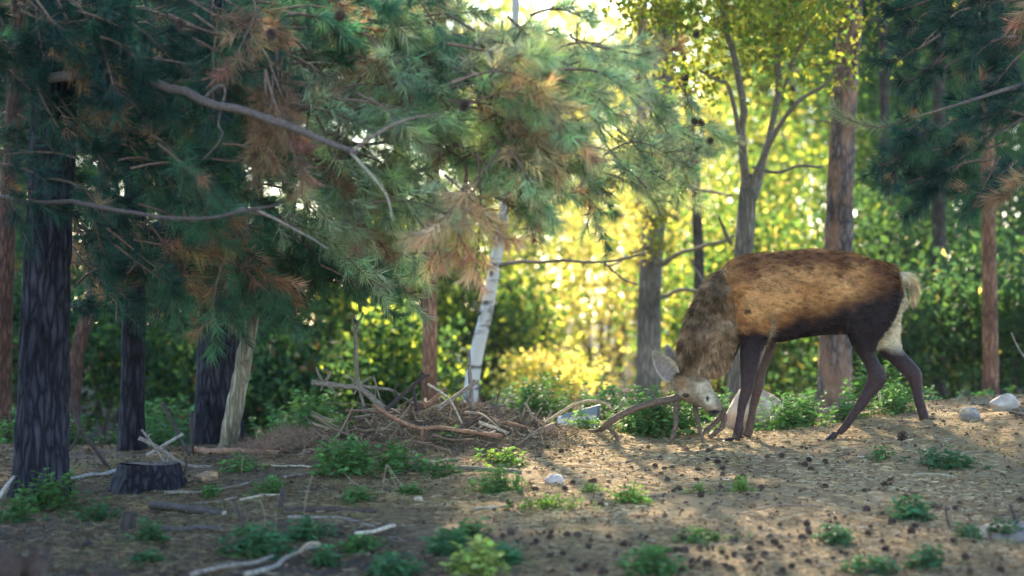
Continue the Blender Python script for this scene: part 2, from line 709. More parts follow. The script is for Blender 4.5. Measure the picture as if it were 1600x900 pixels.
def ell_tube(mb, rows, side_axis=(0, 1, 0), n_ring=26, sub=5):
    """rows: px, py, dy, half-thickness in the picture plane (px), half width in depth (m)"""
    rows = np.array(rows, float)
    m = len(rows)
    n = (m - 1) * sub + 1
    R = catmull(rows, n)
    pts = np.stack([(R[:, 0] - 800) / PXM, DY0 + R[:, 2], CAM_Z - (R[:, 1] - 450) / PXM], -1)
    t = unit(np.gradient(pts, axis=0))
    s = np.tile(np.asarray(side_axis, float), (n, 1))
    s = unit(s - t * (s * t).sum(1)[:, None])
    u = np.cross(s, t)
    th = np.linspace(0, 2 * np.pi, n_ring, endpoint=False)
    ra = np.maximum(R[:, 3], 0.4) / PXM
    rb = np.maximum(R[:, 4], 0.003)
    V = pts[:, None, :] + ra[:, None, None] * np.sin(th)[None, :, None] * u[:, None, :] + rb[:, None, None] * np.cos(th)[None, :, None] * s[:, None, :]
    i = np.arange(n - 1)[:, None] * n_ring
    j = np.arange(n_ring)[None, :]
    jn = (j + 1) % n_ring
    F = np.stack([i + j, i + jn, i + n_ring + jn, i + n_ring + j], -1).reshape(-1, 4)
    base = mb.n
    V = np.vstack([V.reshape(-1, 3), pts[0], pts[-1]])
    mb.add(V, F)
    jj = np.arange(n_ring)
    jn = (jj + 1) % n_ring
    mb.f.append(np.stack([jn, jj, np.full(n_ring, n * n_ring)], -1) + base)
    mb.f.append(np.stack([(n - 1) * n_ring + jj, (n - 1) * n_ring + jn, np.full(n_ring, n * n_ring + 1)], -1) + base)


def leg_rows(edges, dy, flat=0.8, dy_end=None):
    """edges: left px, right px, py -> rows"""
    e = np.array(edges, float)
    cx = (e[:, 0] + e[:, 1]) / 2
    hw = (e[:, 1] - e[:, 0]) / 2
    tx = np.gradient(cx)
    ty = np.gradient(e[:, 2])
    cs = np.abs(ty) / np.hypot(tx, ty)
    ra = hw * cs
    dys = np.linspace(dy, dy if dy_end is None else dy_end, len(e))
    return [(cx[i], e[i, 2], dys[i], ra[i], ra[i] / PXM * flat) for i in range(len(e))]


def remeshed(mb, name, voxel=0.009, it=4):
    me = mb.mesh(name + '_raw')
    o = bpy.data.objects.new(name + '_raw', me)
    COL.objects.link(o)
    r = o.modifiers.new('r', 'REMESH')
    r.mode = 'VOXEL'
    r.voxel_size = voxel
    s = o.modifiers.new('s', 'SMOOTH')
    s.factor = 0.5
    s.iterations = it
    dg = bpy.context.evaluated_depsgraph_get()
    dg.update()
    me2 = bpy.data.meshes.new_from_object(o.evaluated_get(dg))
    bpy.data.objects.remove(o)
    V = np.empty(len(me2.vertices) * 3, np.float32)
    me2.vertices.foreach_get('co', V)
    N = np.empty(len(me2.vertices) * 3, np.float32)
    me2.vertices.foreach_get('normal', N)
    Fs = np.array([tuple(p.vertices) for p in me2.polygons if len(p.vertices) == 4], np.int64)
    Ft = np.array([tuple(p.vertices) for p in me2.polygons if len(p.vertices) == 3], np.int64)
    bpy.data.meshes.remove(me2)
    return V.reshape(-1, 3).astype(float), N.reshape(-1, 3).astype(float), Fs, Ft


TAN = np.array([0.52, 0.265, 0.105])
RUST = np.array([0.15, 0.06, 0.032])
DARK = np.array([0.026, 0.017, 0.019])
NECK = np.array([0.28, 0.17, 0.095])
FACE = np.array([0.34, 0.255, 0.17])
CREAM = np.array([0.62, 0.50, 0.34])


def deer_colour(V):
    px = 800 + V[:, 0] * PXM
    py = 450 - (V[:, 2] - CAM_Z) * PXM
    dy = V[:, 1] - DY0
    nz = (fbm(V * 14, 5, 4) - 0.5)
    nb = (fbm(V * 5, 8, 3) - 0.5)
    n6 = fbm(V * np.array([5, 5, 9]) + 20, 55, 4) - 0.5
    c = np.tile(TAN, (len(V), 1)) * (1 + 0.6 * nz[:, None] + 0.5 * n6[:, None])
    wq = smooth(.0, -.2, n6)[:, None]
    c = c * (1 - wq * np.array([.18, .28, .34]))

    def mixin(col, w):
        nonlocal c
        w = np.clip(w, 0, 1)[:, None]
        c = c * (1 - w) + np.asarray(col) * w
    e = 40 * nz + 26 * nb
    top = np.interp(px, [1128, 1155, 1187, 1233, 1295, 1350, 1389, 1410], [432, 405, 396, 392, 390, 403, 420, 436])
    below = py - top
    mixin(RUST, smooth(44, 12, below + e * 1.3) * smooth(1130, 1165, px) * 0.9)
    mixin(TAN * 0.8, smooth(6, 1, below) * 0.5 * smooth(1150, 1200, px))  # rim light on the back painted into the coat
    mixin(RUST * 0.75, smooth(1340, 1385, px + e) * (py < 470) * 0.6)
    # dark belly
    bl = np.interp(px, [1180, 1205, 1225, 1250, 1290, 1311, 1342, 1389, 1409], [526, 512, 502, 494, 486, 476, 457, 441, 447])
    mixin(RUST * 0.6, smooth(-26, 4, py - bl + e * 0.8) * smooth(1196, 1214, px) * 0.8)
    mixin(DARK, smooth(-8, 20, py - bl + e * 0.9) * smooth(1198, 1216, px))
    # shoulder into dark foreleg
    mixin(RUST * 0.7, smooth(494, 520, py + e) * (px < 1205) * (px > 1140))
    mixin(DARK, smooth(508, 524, py + e * 0.6) * (px < 1222) * (px > 1138))
    # neck and mane
    nk = np.interp(py, [400, 432, 480, 525, 600], [1108, 1130, 1139, 1147, 1142])
    wn = smooth(5, -9, px - nk + e * 0.7)
    mixin(NECK, wn)
    mixin(NECK * 0.42, wn * smooth(0.02, 0.14, nz + nb * 0.5) * 0.9)
    mixin(np.array([.40, .28, .18]), wn * smooth(0.0, -0.14, nz) * 0.75)
    mixin(NECK * .4, wn * smooth(1060, 1076, px - (py - 545) * -.3) * smooth(24, 4, np.abs(px - np.interp(py, [400, 470, 545], [1150, 1108, 1062]))) * .5)
    # head
    wf = smooth(583, 592, py + e * 0.15) * (px < 1136)
    mixin(FACE * 0.62, wf)

    def spot(x, y, r0, r1, col, ax=1.0, ay=1.0, amt=1.0):
        mixin(col, wf * amt * smooth(r1, r0, np.hypot((px - x) * ax, (py - y) * ay)))
    spot(1098, 603, 8, 20, FACE * 1.25, 0.9, 0.8)
    spot(1064, 597, 8, 16, NECK * 0.9)
    spot(1088, 590, 3, 9, NECK * 0.5, .5, 1.0, .8)  # shadow of the mane painted where neck meets face
    spot(1068, 611, 5, 9, FACE * 1.0, .8, 1.2, .7)
    spot(1069, 616, 2.5, 5.5, DARK, .8, 1.2, .9)
    spot(1104, 622, 5, 11, CREAM, 1.0, 1.0, .8)
    spot(1100.5, 620, 1.5, 3.6, DARK, 1.1, .6)
    spot(1110, 641, 4, 8, DARK, .6, 1.5)
    spot(1110, 633, 2, 5, np.array([0.45, 0.28, 0.22]), .7, 1.4, .8)
    # rump patch and inner far thigh
    rl = np.interp(py, [420, 440, 458, 498, 533, 552], [1404, 1406, 1409, 1390, 1368, 1374])
    wr = smooth(-3, 4, px - rl + e * 0.15) * smooth(556, 538, py + e * 0.4) * (py > 424)
    mixin(CREAM, wr)
    mixin(CREAM * np.array([0.85, 0.7, 0.5]), wr * smooth(1412, 1424, px) * 0.7)
    # lower legs slightly browner
    wl_ = smooth(545, 600, py) * (px > 1140)
    mixin(np.array([0.06, 0.034, 0.033]), wl_ * (0.35 + 0.9 * np.clip(nz + .25, 0, .7)))
    mixin(np.array([.12, .07, .05]), smooth(.03, .08, dy) * smooth(525, 545, py) * .55 * (px < 1225))  # far foreleg coloured lighter, as if better lit, to part the legs
    # pale rear edge of the foreleg and the flank fold above it
    ed = np.interp(py, [470, 500, 520, 545, 585], [1199, 1202, 1200, 1193, 1184])
    mixin(CREAM * .55, smooth(7, 1.5, np.abs(px - ed + e * .25)) * smooth(476, 506, py) * smooth(585, 545, py) * .65)
    mixin(DARK, smooth(7, 3, np.hypot(px - 1161, (py - 486) * 1.2 + (px - 1161) * .3)) * .9)
    mixin(DARK * 1.5, smooth(4, 1.5, np.hypot(px - 1274, py - 457)) * .7)
    mixin(np.array([.16, .08, .075]), smooth(6, 2, np.hypot(px - 1309, (py - 519) * 1.2)) * .9)
    return np.clip(c, 0.004, 0.9)


def build_deer():
    root = empty('red_deer', (D(1290, 690)[0], DY0, float(ground_z(D(1290, 690)[0], DY0))))
    tag(root, 'brown red deer stag with head lowered, pushing its antlers into the ground', 'deer')
    mb = MB()
    # trunk of the body: px, top, bottom, half width
    T = [(1410, 440, 470, .07), (1402, 430, 486, .13), (1385, 417, 505, .185), (1360, 406, 519, .215), (1325, 396, 520, .225), (1285, 390, 522, .245),
         (1245, 391, 527, .265), (1210, 394, 533, .262), (1180, 397, 536, .235), (1155, 405, 533, .20), (1136, 422, 524, .165), (1120, 446, 512, .11)]
    ell_tube(mb, [((p), (a + b) / 2, 0.0, (b - a) / 2, w) for p, a, b, w in T], n_ring=36)
    # haunch, shoulder
    ell_tube(mb, [(1362, 415, -.05, 30, .10), (1358, 450, -.10, 44, .115), (1352, 490, -.13, 40, .10), (1346, 524, -.13, 25, .075), (1348, 545, -.12, 17, .055)])
    ell_tube(mb, [(1375, 420, .05, 28, .10), (1380, 455, .10, 36, .115), (1388, 495, .13, 25, .10), (1390, 525, .13, 20, .075), (1394, 547, .125, 20, .055)])
    ell_tube(mb, [(1160, 425, -.08, 26, .09), (1166, 465, -.13, 32, .10), (1174, 500, -.15, 28, .085), (1176, 530, -.13, 21, .06), (1174, 552, -.12, 17, .05)])
    ell_tube(mb, [(1165, 425, .08, 26, .09), (1176, 465, .13, 32, .10), (1188, 500, .15, 26, .085), (1198, 530, .13, 17, .06), (1200, 552, .12, 13, .05)])
    # neck with its mane
    ell_tube(mb, [(1165, 455, 0, 51, .18), (1142, 474, 0, 51, .18), (1122, 497, -.01, 46, .165), (1107, 523, -.02, 42, .15), (1098, 549, -.03, 39, .135), (1094, 570, -.04, 35, .115), (1091, 586, -.05, 27, .085)], n_ring=32)
    ell_tube(mb, [(1144, 518, -.01, 21, .12), (1132, 545, -.02, 20, .11), (1122, 566, -.03, 16, .09), (1113, 580, -.04, 10, .06)])
    # head: crown to muzzle
    ell_tube(mb, [(1058, 586, -.02, 13, .05), (1066, 594, -.04, 22, .075), (1078, 603, -.08, 25, .085), (1090, 611, -.13, 21, .075), (1100, 621, -.18, 15.5, .056), (1107, 629, -.22, 13.5, .05), (1112, 635, -.25, 11, .043), (1115, 639, -.27, 6, .03)], n_ring=28)
    # brow ridge and pedicles
    ell_tube(mb, [(1066, 606, -.11, 5, .02), (1062, 615, -.12, 6, .022), (1057, 621, -.12, 5, .02)])
    ell_tube(mb, [(1084, 612, -.02, 6, .02), (1082, 622, -.02, 6, .022), (1082, 629, -.02, 5, .02)])
    # legs
    ell_tube(mb, leg_rows([(1153, 1198, 520), (1153.5, 1194, 537), (1154, 1189, 555), (1154, 1183, 572), (1154, 1177, 590), (1154, 1176, 602), (1153, 1171, 614), (1151, 1164, 630), (1149, 1161, 645), (1146, 1159, 660), (1144, 1160, 670), (1141, 1157, 679), (1137, 1155, 685)], -.12, .85, -.10))
    ell_tube(mb, leg_rows([(1180, 1216, 522), (1187, 1213, 540), (1186, 1210, 556), (1181, 1203, 575), (1178, 1199, 592), (1176, 1196, 606), (1176, 1191, 619), (1173, 1186, 637), (1170, 1183, 652), (1167, 1181, 667), (1164, 1180, 676), (1160, 1176, 684)], .12, .85, .10))
    ell_tube(mb, leg_rows([(1313, 1390, 498), (1318, 1376, 520), (1326, 1367, 536), (1334, 1366, 549), (1342, 1369, 562), (1348, 1376, 575), (1350, 1383, 588), (1346, 1376, 600), (1341, 1364, 612), (1331, 1352, 630), (1321, 1340, 645), (1312, 1331, 658), (1304, 1324, 668), (1297, 1315, 676)], -.12, .75, -.10))
    ell_tube(mb, leg_rows([(1372, 1414, 505), (1369, 1410, 525), (1371, 1414, 543), (1384, 1424, 556), (1396, 1434, 567), (1408, 1442, 577), (1418, 1446, 587), (1425, 1446, 600), (1430, 1447, 615), (1434, 1449.5, 630), (1438, 1454, 645), (1441, 1459, 659), (1445, 1462, 670), (1448, 1463, 677)], .12, .75, .10))
    # tail
    ell_tube(mb, [(1402, 434, 0, 9, .04), (1416, 437, 0, 10, .045), (1426, 446, 0, 9, .04), (1428, 459, 0, 7, .035), (1424, 474, 0, 4, .02)])
    V, N, Fs, Ft = remeshed(mb, 'deer', 0.0085, 4)
    # shallow muscle and fold relief on the surface
    V = V + N * ((fbm(V * 7, 90, 3) - 0.5) * 0.024)[:, None]
    C = deer_colour(V)
    b = MB()
    b.add(V, Fs, C)
    if len(Ft):
        b.f.append(Ft)
    body = b.build('body', M_HIDE, root)
    # fur: short strands following the coat
    rng = np.random.default_rng(4)
    A, B_, C_ = V[Fs[:, 0]], V[Fs[:, 1]], V[Fs[:, 2]]
    area = np.linalg.norm(np.cross(B_ - A, C_ - A), axis=1)
    nS = 120000
    pick = rng.choice(len(Fs), nS, p=area / area.sum())
    w = rng.dirichlet((1, 1, 1, 1), nS)
    quad = V[Fs[pick]]
    pos = (quad * w[..., None]).sum(1)
    nrm = unit((N[Fs[pick]] * w[..., None]).sum(1))
    px = 800 + pos[:, 0] * PXM
    py = 450 - (pos[:, 2] - CAM_Z) * PXM
    isneck = smooth(6, -8, px - np.interp(py, [400, 432, 480, 525, 600], [1110, 1132, 1142, 1150, 1145])) * smooth(596, 580, py)
    ishead = (py > 585) & (px < 1136)
    isleg = smooth(520, 560, py) * (px > 1140)
    istail = smooth(1408, 1418, px) * smooth(500, 480, py)
    flow = np.stack([np.ones(nS) * 1.0, np.zeros(nS), -0.45 * np.ones(nS)], -1)
    nf = np.stack([0.15 + 0 * px, 0.0 * px, -0.9 + 0 * px], -1)
    curl = np.stack([fbm(pos * 7, 31, 3) - 0.5, fbm(pos * 7, 47, 3) - 0.5, fbm(pos * 7, 63, 3) - 0.5], -1)
    flow = flow * (1 - isneck[:, None]) + nf * isneck[:, None] + curl * (0.7 + 1.9 * isneck[:, None])
    flow[isleg > 0.5] = np.array([0, 0, -1.0])
    flow[ishead] = np.array([-0.7, 0.2, 0.5])
    flow = flow * (1 - istail[:, None]) + np.array([0.4, 0, -1.0]) * istail[:, None]
    flow = flow - nrm * (flow * nrm).sum(1)[:, None]
    lift = 0.26 + 0.16 * isneck
    dr = unit(flow) + nrm * lift[:, None] + rng.normal(size=(nS, 3)) * 0.16
    Ln = (0.026 + 0.016 * isneck + 0.022 * istail - 0.020 * isleg) * (0.6 + 0.8 * rng.random(nS))
    Ln[ishead] *= 0.4
    lock = smooth(.3, .7, fbm(pos * np.array([26, 26, 55]), 77, 2))
    cc = deer_colour(pos) * (0.28 + 0.6 * rng.random((nS, 1)) + 0.85 * lock[:, None])
    fb = MB()
    needles(fb, pos - nrm * 0.002, dr, Ln, 0.0044 + 0.0014 * isneck, np.clip(cc, 0.004, .9), rng)
    fb.build('fur', M_FUR, body, False, 'stuff')

    # ears
    def ear(base, tip, dy0, dy1, nm, facing):
        e = MB()
        b0 = D(*base, dy0)
        t0 = D(*tip, dy1)
        ax = unit(t0 - b0)
        L = np.linalg.norm(t0 - b0)
        side = unit(np.cross(ax, np.asarray(facing, float)))
        nor = np.cross(side, ax)
        nu, nv = 14, 9
        u = np.linspace(0, 1, nu)
        v = np.linspace(-1, 1, nv)
        wd = 0.062 * np.sin(np.pi * (0.12 + 0.88 * u) ** 0.85) ** 0.8 + 0.004
        vv = np.zeros((nu, nv, 3))
        for q in range(nu):
            ang = v * (1.35 - 0.5 * u[q])
            vv[q] = b0 + ax * L * u[q] + side * (wd[q] * np.sin(ang) / np.sin(1.1))[:, None] - nor * (wd[q] * (np.cos(ang) - 0.4) * 0.75)[:, None]
        idx = np.arange(nu * nv).reshape(nu, nv)
        Fq = np.stack([idx[:-1, :-1], idx[:-1, 1:], idx[1:, 1:], idx[1:, :-1]], -1).reshape(-1, 4)
        inner = np.abs(v)[None, :] < 0.6
        col = np.where((inner & (u[:, None] < 0.85))[..., None], np.array([0.24, 0.19, 0.165]), np.array([0.42, 0.35, 0.27]))
        back = vv - nor * 0.005
        e.add(vv, Fq, col.reshape(-1, 3))
        e.add(back, Fq[:, ::-1], np.array([0.15, 0.105, 0.08]))
        # rim and tufts of pale hair
        ob = e.build(nm, M_HIDE, root)
        h = MB()
        k = 700
        r1 = np.minimum((rng.random(k) * (nu - 1)).astype(int), nu - 1)
        r2 = (rng.random(k) * nv).astype(int)
        o_ = vv[r1, r2] + nor * 0.001
        dd = ax * 0.9 + nor * 0.5 + rng.normal(size=(k, 3)) * 0.35
        edge = (np.abs(v[r2]) > 0.7)
        cc = np.where(edge[:, None], np.array([0.52, 0.45, 0.35]), np.array([0.34, 0.28, 0.23])) * (0.6 + 0.7 * rng.random((k, 1)))
        needles(h, o_, dd, 0.010 + 0.012 * rng.random(k), 0.0022, cc, rng)
        h.build('ear_fur', M_FUR, ob, False, 'stuff')
    ear((1052, 590), (1017, 547), -.08, -.15, 'ear', (0.35, -0.9, -0.1))
    ear((1062, 586), (1046, 540), .10, .22, 'ear', (0.2, -0.6, 0.4))

    # antlers
    def antler(paths):
        a = MB()
        for pts, r0, r1 in paths:
            pp = catmull([D(x, y, z) for x, y, z in pts], 26)
            rr = np.linspace(r0, r1, 26) * 1.22
            rr[-4:] *= np.array([0.92, 0.75, 0.5, 0.2]) if r1 < 0.012 else np.array([1, 1, .95, .8])
            V, Fq, c0, c1 = tube(pp, rr, 10, 0.16, True, 3)
            u = np.repeat(np.linspace(0, 1, 26), 10)
            col = np.array([0.10, 0.068, 0.05])[None, :] * (1 - u[:, None]) + np.array([0.15, 0.10, 0.075])[None, :] * u[:, None]
            col = np.vstack([col, col[:1], col[-1:] * 1.3])
            base = a.n
            a.add(V, Fq, col)
            a.f.append(c0 + base)
            a.f.append(c1 + base)
        return a.build('antler', M_TWIG, root)
    antler([([(1061, 619, -.12), (1045, 623, -.14), (1020, 627, -.18), (990, 635, -.22), (965, 647, -.22), (948, 660, -.18), (938, 671, -.12)], .022, .015),
            ([(1055, 624, -.13), (1053, 640, -.16), (1053, 658, -.20), (1048, 676, -.22), (1043, 690, -.22)], .0155, .008),
            ([(946, 662, -.17), (956, 672, -.2), (962, 682, -.24), (959, 693, -.24)], .013, .008),
            ([(944, 664, -.17), (930, 672, -.08), (918, 672, -.02)], .012, .007)])
    antler([([(1083, 627, -.02), (1098, 632, .04), (1114, 631, .06), (1126, 637, .06), (1133, 652, .05), (1128, 668, .03), (1114, 679, .0), (1108, 682, -.02)], .019, .012),
            ([(1084, 627, -.03), (1086, 643, -.08), (1089, 660, -.12), (1093, 677, -.15), (1096, 693, -.16)], .0155, .008),
            ([(1131, 646, .05), (1121, 658, .03), (1108, 668, .0), (1098, 678, -.03)], .017, .011)])

    # eyes
    for nm, (x, y, z) in (('eye', (1069, 615, -.150)), ('eye', (1092, 600, .0))):
        s = MB()
        c = D(x, y, z)
        th = np.linspace(0, np.pi, 9)
        ph = np.linspace(0, 2 * np.pi, 14, endpoint=False)
        vv = c + 0.016 * np.stack([np.sin(th)[:, None] * np.cos(ph), np.sin(th)[:, None] * np.sin(ph), np.cos(th)[:, None] * np.ones(14)], -1)
        idx = np.arange(9 * 14).reshape(9, 14)
        nx_ = np.roll(idx, -1, 1)
        s.add(vv, np.stack([idx[:-1], nx_[:-1], nx_[1:], idx[1:]], -1).reshape(-1, 4), np.array([0.01, 0.008, 0.007]))
        s.build(nm, M_PLAIN, root)
    # nostril and mouth line
    s = MB()
    add_tube(s, catmull([D(1103, 640, -.27), D(1110, 643.5, -.292), D(1117, 641, -.292)], 8), 0.006, 6, 0, (0.02, 0.014, 0.013))
    s.build('mouth', M_PLAIN, root)

    # hooves, each cloven
    for (x, y, dy, lean) in ((1144, 685, -.10, -10), (1168, 684, .10, -9), (1303, 677, -.10, -11), (1455, 676, .10, 3)):
        hf = MB()
        gz = None
        for s_ in (-1, 1):
            top = D(x, y - 3, dy + s_ * .016)
            bx = D(x + lean, y, dy + s_ * .02)
            gz = float(ground_z(bx[0], bx[1]))
            rows = []
            for k in range(7):
                u = k / 6
                c = top * (1 - u) + np.array([bx[0], bx[1], gz + 0.004]) * u
                rows.append((c, 0.021 + 0.010 * u, 0.014 + 0.007 * u))
            nr = 14
            th = np.linspace(0, 2 * np.pi, nr, endpoint=False)
            vv = []
            for c, ra, rb in rows:
                xx = np.cos(th) * ra
                xx = np.where(xx < 0, xx * (1.25 if lean < 0 else 1.0), xx * (1.0 if lean < 0 else 1.25))
                vv.append(np.stack([c[0] + xx, c[1] + np.sin(th) * rb, np.full(nr, c[2])], -1))
            vv = np.array(vv).reshape(-1, 3)
            i = np.arange(6)[:, None] * nr
            j = np.arange(nr)[None, :]
            jn = (j + 1) % nr
            hf.add(vv, np.stack([i + j, i + jn, i + nr + jn, i + nr + j], -1).reshape(-1, 4), np.array([0.03, 0.022, 0.024]))
        hf.build('hoof', M_HIDE, root)
    return root


build_deer()
# ------------------------------------------------------------------ trees
def trunk_mesh(mb, pts, rad, sides=20, steps=60, ridge=0.0, ridge_scale=(9, 2.2), flare=0.25, seed=0):
    """tapered trunk with furrowed ridges and a root flare"""
    pts = catmull(pts, steps)
    rad = np.interp(np.linspace(0, 1, steps), np.linspace(0, 1, len(rad)), rad)
    h = pts[:, 2] - pts[0, 2]
    rad = rad * (1 + flare * np.exp(-np.clip(h, 0, 99) / 0.16))
    t, N, B = frames(pts)
    th = np.linspace(0, 2 * np.pi, sides, endpoint=False)
    r = np.tile(rad[:, None], (1, sides))
    r0 = rad[0]
    a = np.stack([np.cos(th)[None, :] * r0 * np.ones((steps, 1)), np.sin(th)[None, :] * r0 * np.ones((steps, 1)), np.tile(h[:, None], (1, sides))], -1)
    if ridge:
        q = a * np.array([ridge_scale[0] * 4, ridge_scale[0] * 4, ridge_scale[1] * 4])
        q = q + 1.2 * np.stack([vnoise(q * .5, seed + 1), vnoise(q * .5, seed + 2), vnoise(q * .5, seed + 3)], -1)
        rg = 1 - np.abs(vnoise(q, seed) * 2 - 1)
        rg2 = 1 - np.abs(vnoise(q * 2.1, seed + 7) * 2 - 1)
        r = r - ridge * (rg ** 2 * 0.8 + rg2 ** 2 * 0.35)
    r = r * (1 + 0.12 * (vnoise(a * np.array([5, 5, 1.5]), seed + 11) - 0.5))
    fl = 1 + flare * 0.5 * np.exp(-np.clip(h, 0, 99) / 0.14)[:, None] * np.sin(th * 5 + seed)[None, :]
    r = r * fl
    V = pts[:, None, :] + r[..., None] * (np.cos(th)[None, :, None] * N[:, None, :] + np.sin(th)[None, :, None] * B[:, None, :])
    i = np.arange(steps - 1)[:, None] * sides
    j = np.arange(sides)[None, :]
    jn = (j + 1) % sides
    mb.add(V, np.stack([i + j, i + jn, i + sides + jn, i + sides + j], -1).reshape(-1, 4))


def px_trunk(spec, d, top_h, sink=0.12, lean=None):
    """spec: (px, py, width px) from base up; continued to top_h metres. returns points, radii"""
    pts = [P(x, y, d) for x, y, w in spec]
    rad = [w / 2 / F_PX * d for x, y, w in spec]
    b = pts[0].copy()
    gz = float(ground_z(b[0], b[1]))
    b[2] = gz - sink
    pts[0] = b
    last = pts[-1]
    dirv = (pts[-1] - pts[-2])
    dirv = dirv / max(dirv[2], 0.2)
    n = 4
    if top_h > last[2] + 0.5:
        for k in range(1, n + 1):
            u = k / n
            pts.append(last + dirv * (top_h - last[2]) * u * 0.9 + np.array([0, 0, (top_h - last[2]) * u * 0.1]))
            rad.append(rad[len(spec) - 1] * (1 - 0.82 * u))
    return np.array(pts), np.array(rad)


def resample_r(pts, rad):
    """arc-length resample so the trunk rings are even"""
    seg = np.linalg.norm(np.diff(pts, axis=0), axis=1)
    s = np.concatenate([[0], np.cumsum(seg)])
    n = 24
    u = np.linspace(0, s[-1], n)
    p = np.stack([np.interp(u, s, pts[:, k]) for k in range(3)], -1)
    return p, np.interp(u, s, rad)


GREEN_NEEDLE = np.array([0.062, 0.145, 0.085])
BLUE_NEEDLE = np.array([0.026, 0.074, 0.062])
YEL_NEEDLE = np.array([0.17, 0.20, 0.075])
DEAD_NEEDLE = np.array([0.33, 0.20, 0.125])


def shoots(nb, tb, org, dirs, length, col, rng, n_need=50, need_len=0.105, need_w=0.0046, spread=0.85, droop=0.15):
    """needle-clad shoots: org/dirs (n,3), length (n)"""
    n = len(org)
    dirs = unit(dirs)
    u = rng.random((n, n_need)) ** 0.5
    pos = org[:, None, :] + dirs[:, None, :] * (length[:, None] * u)[..., None]
    r = rand_unit(n * n_need, rng).reshape(n, n_need, 3)
    r = unit(r - dirs[:, None, :] * (r * dirs[:, None, :]).sum(-1, keepdims=True))
    fw = 0.35 + 0.75 * u
    dd = r * spread + dirs[:, None, :] * fw[..., None] + np.array([0, 0, -droop])
    Ls = need_len * (0.7 + 0.5 * rng.random((n, n_need)))
    cc = np.repeat(col, n_need, axis=0) * (0.65 + 0.7 * rng.random((n * n_need, 1)))
    needles(nb, pos.reshape(-1, 3), dd.reshape(-1, 3), Ls.ravel(), need_w, np.clip(cc, .003, .9), rng)
    if tb is not None:
        for i in range(n):
            add_tube(tb, np.array([org[i], org[i] + dirs[i] * length[i]]), [0.0035, 0.002], 4, 0, (0.13, 0.085, 0.06), False)


def bough(nb, tb, org, direc, length, rng, col, dead=0.06, n_side=8, n_need=50, need_len=0.105, need_w=0.0046, droop=0.25, thick=0.008):
    """a curved twig that carries alternate needle-clad side shoots"""
    direc = unit(direc)
    side = unit(np.cross(direc, np.array([0, 0, 1.0])) + 1e-6)
    up = np.cross(side, direc)
    m = 7
    u = np.linspace(0, 1, m)
    wig = rng.normal(size=3) * 0.06
    pts = org + direc * (length * u)[:, None] + np.array([0, 0, -1.0]) * (droop * length * u ** 2)[:, None] + wig * np.sin(u * 3.1)[:, None] * length
    add_tube(tb, pts, np.linspace(thick, 0.003, m), 5, 0.1, np.array([0.15, 0.10, 0.075]) * (0.7 + 0.5 * rng.random()), False)
    O, Dr, Ls, Cs = [], [], [], []
    isdead = rng.random() < dead
    for k in range(n_side):
        t = 0.3 + 0.7 * (k + rng.random() * 0.6) / n_side
        t = min(t, 1.0)
        p = np.array([np.interp(t, u, pts[:, q]) for q in range(3)])
        s = 1 if k % 2 else -1
        dv = direc * (0.5 + 0.6 * t) + side * s * (1.0 - 0.5 * t) * (0.6 + 0.6 * rng.random()) + up * rng.normal() * 0.45 + np.array([0, 0, -0.1])
        O.append(p)
        Dr.append(dv)
        Ls.append(length * (0.30 + 0.25 * rng.random()) * (1.1 - 0.4 * t))
        c = (col if dead >= 1 else DEAD_NEEDLE) if (isdead or rng.random() < dead * 0.6) else col
        Cs.append(c * (0.55 + 0.95 * rng.random()) * (1 + 0.1 * rng.normal(size=3)))
    O.append(pts[-2])
    Dr.append(pts[-1] - pts[-2])
    Ls.append(length * 0.3)
    Cs.append((DEAD_NEEDLE if isdead and dead < 1 else col) * (0.9 + 0.4 * rng.random()))
    shoots(nb, tb, np.array(O), np.array(Dr), np.clip(np.array(Ls) * .8, 0.05, 0.15), np.clip(np.array(Cs), .01, .8), rng, n_need, need_len, need_w)


def high_crown(nb, tb, base, top, z0, z1, reach, n, rng, col, coarse=0.22):
    """upper crown of a pine: limbs with tufts, coarser because it stands above the picture"""
    for k in range(n):
        t = (k + rng.random()) / n
        z = z0 + (z1 - z0) * t
        c = base + (top - base) * ((z - base[2]) / (top[2] - base[2]))
        a = rng.random() * 2 * np.pi
        R = reach * (1.0 - 0.75 * t) * (0.5 + 0.6 * rng.random())
        e = c + np.array([math.cos(a) * R, math.sin(a) * R, R * (0.1 + 0.25 * rng.random())])
        pts = catmull([c, (c + e) / 2 + np.array([0, 0, -0.1 * R]), e], 6)
        add_tube(tb, pts, np.linspace(0.03, 0.008, 6), 5, 0.1, (0.11, 0.08, 0.06), False)
        m = 9
        u = 0.35 + 0.65 * rng.random(m)
        o = np.stack([np.interp(u, np.linspace(0, 1, 6), pts[:, q]) for q in range(3)], -1)
        dv = unit(e - c) + rng.normal(size=(m, 3)) * 0.7
        shoots(nb, None, o, dv, np.full(m, 0.4), np.tile(col, (m, 1)) * (0.7 + 0.6 * rng.random((m, 1))), rng, 26, coarse, 0.016, 0.8)


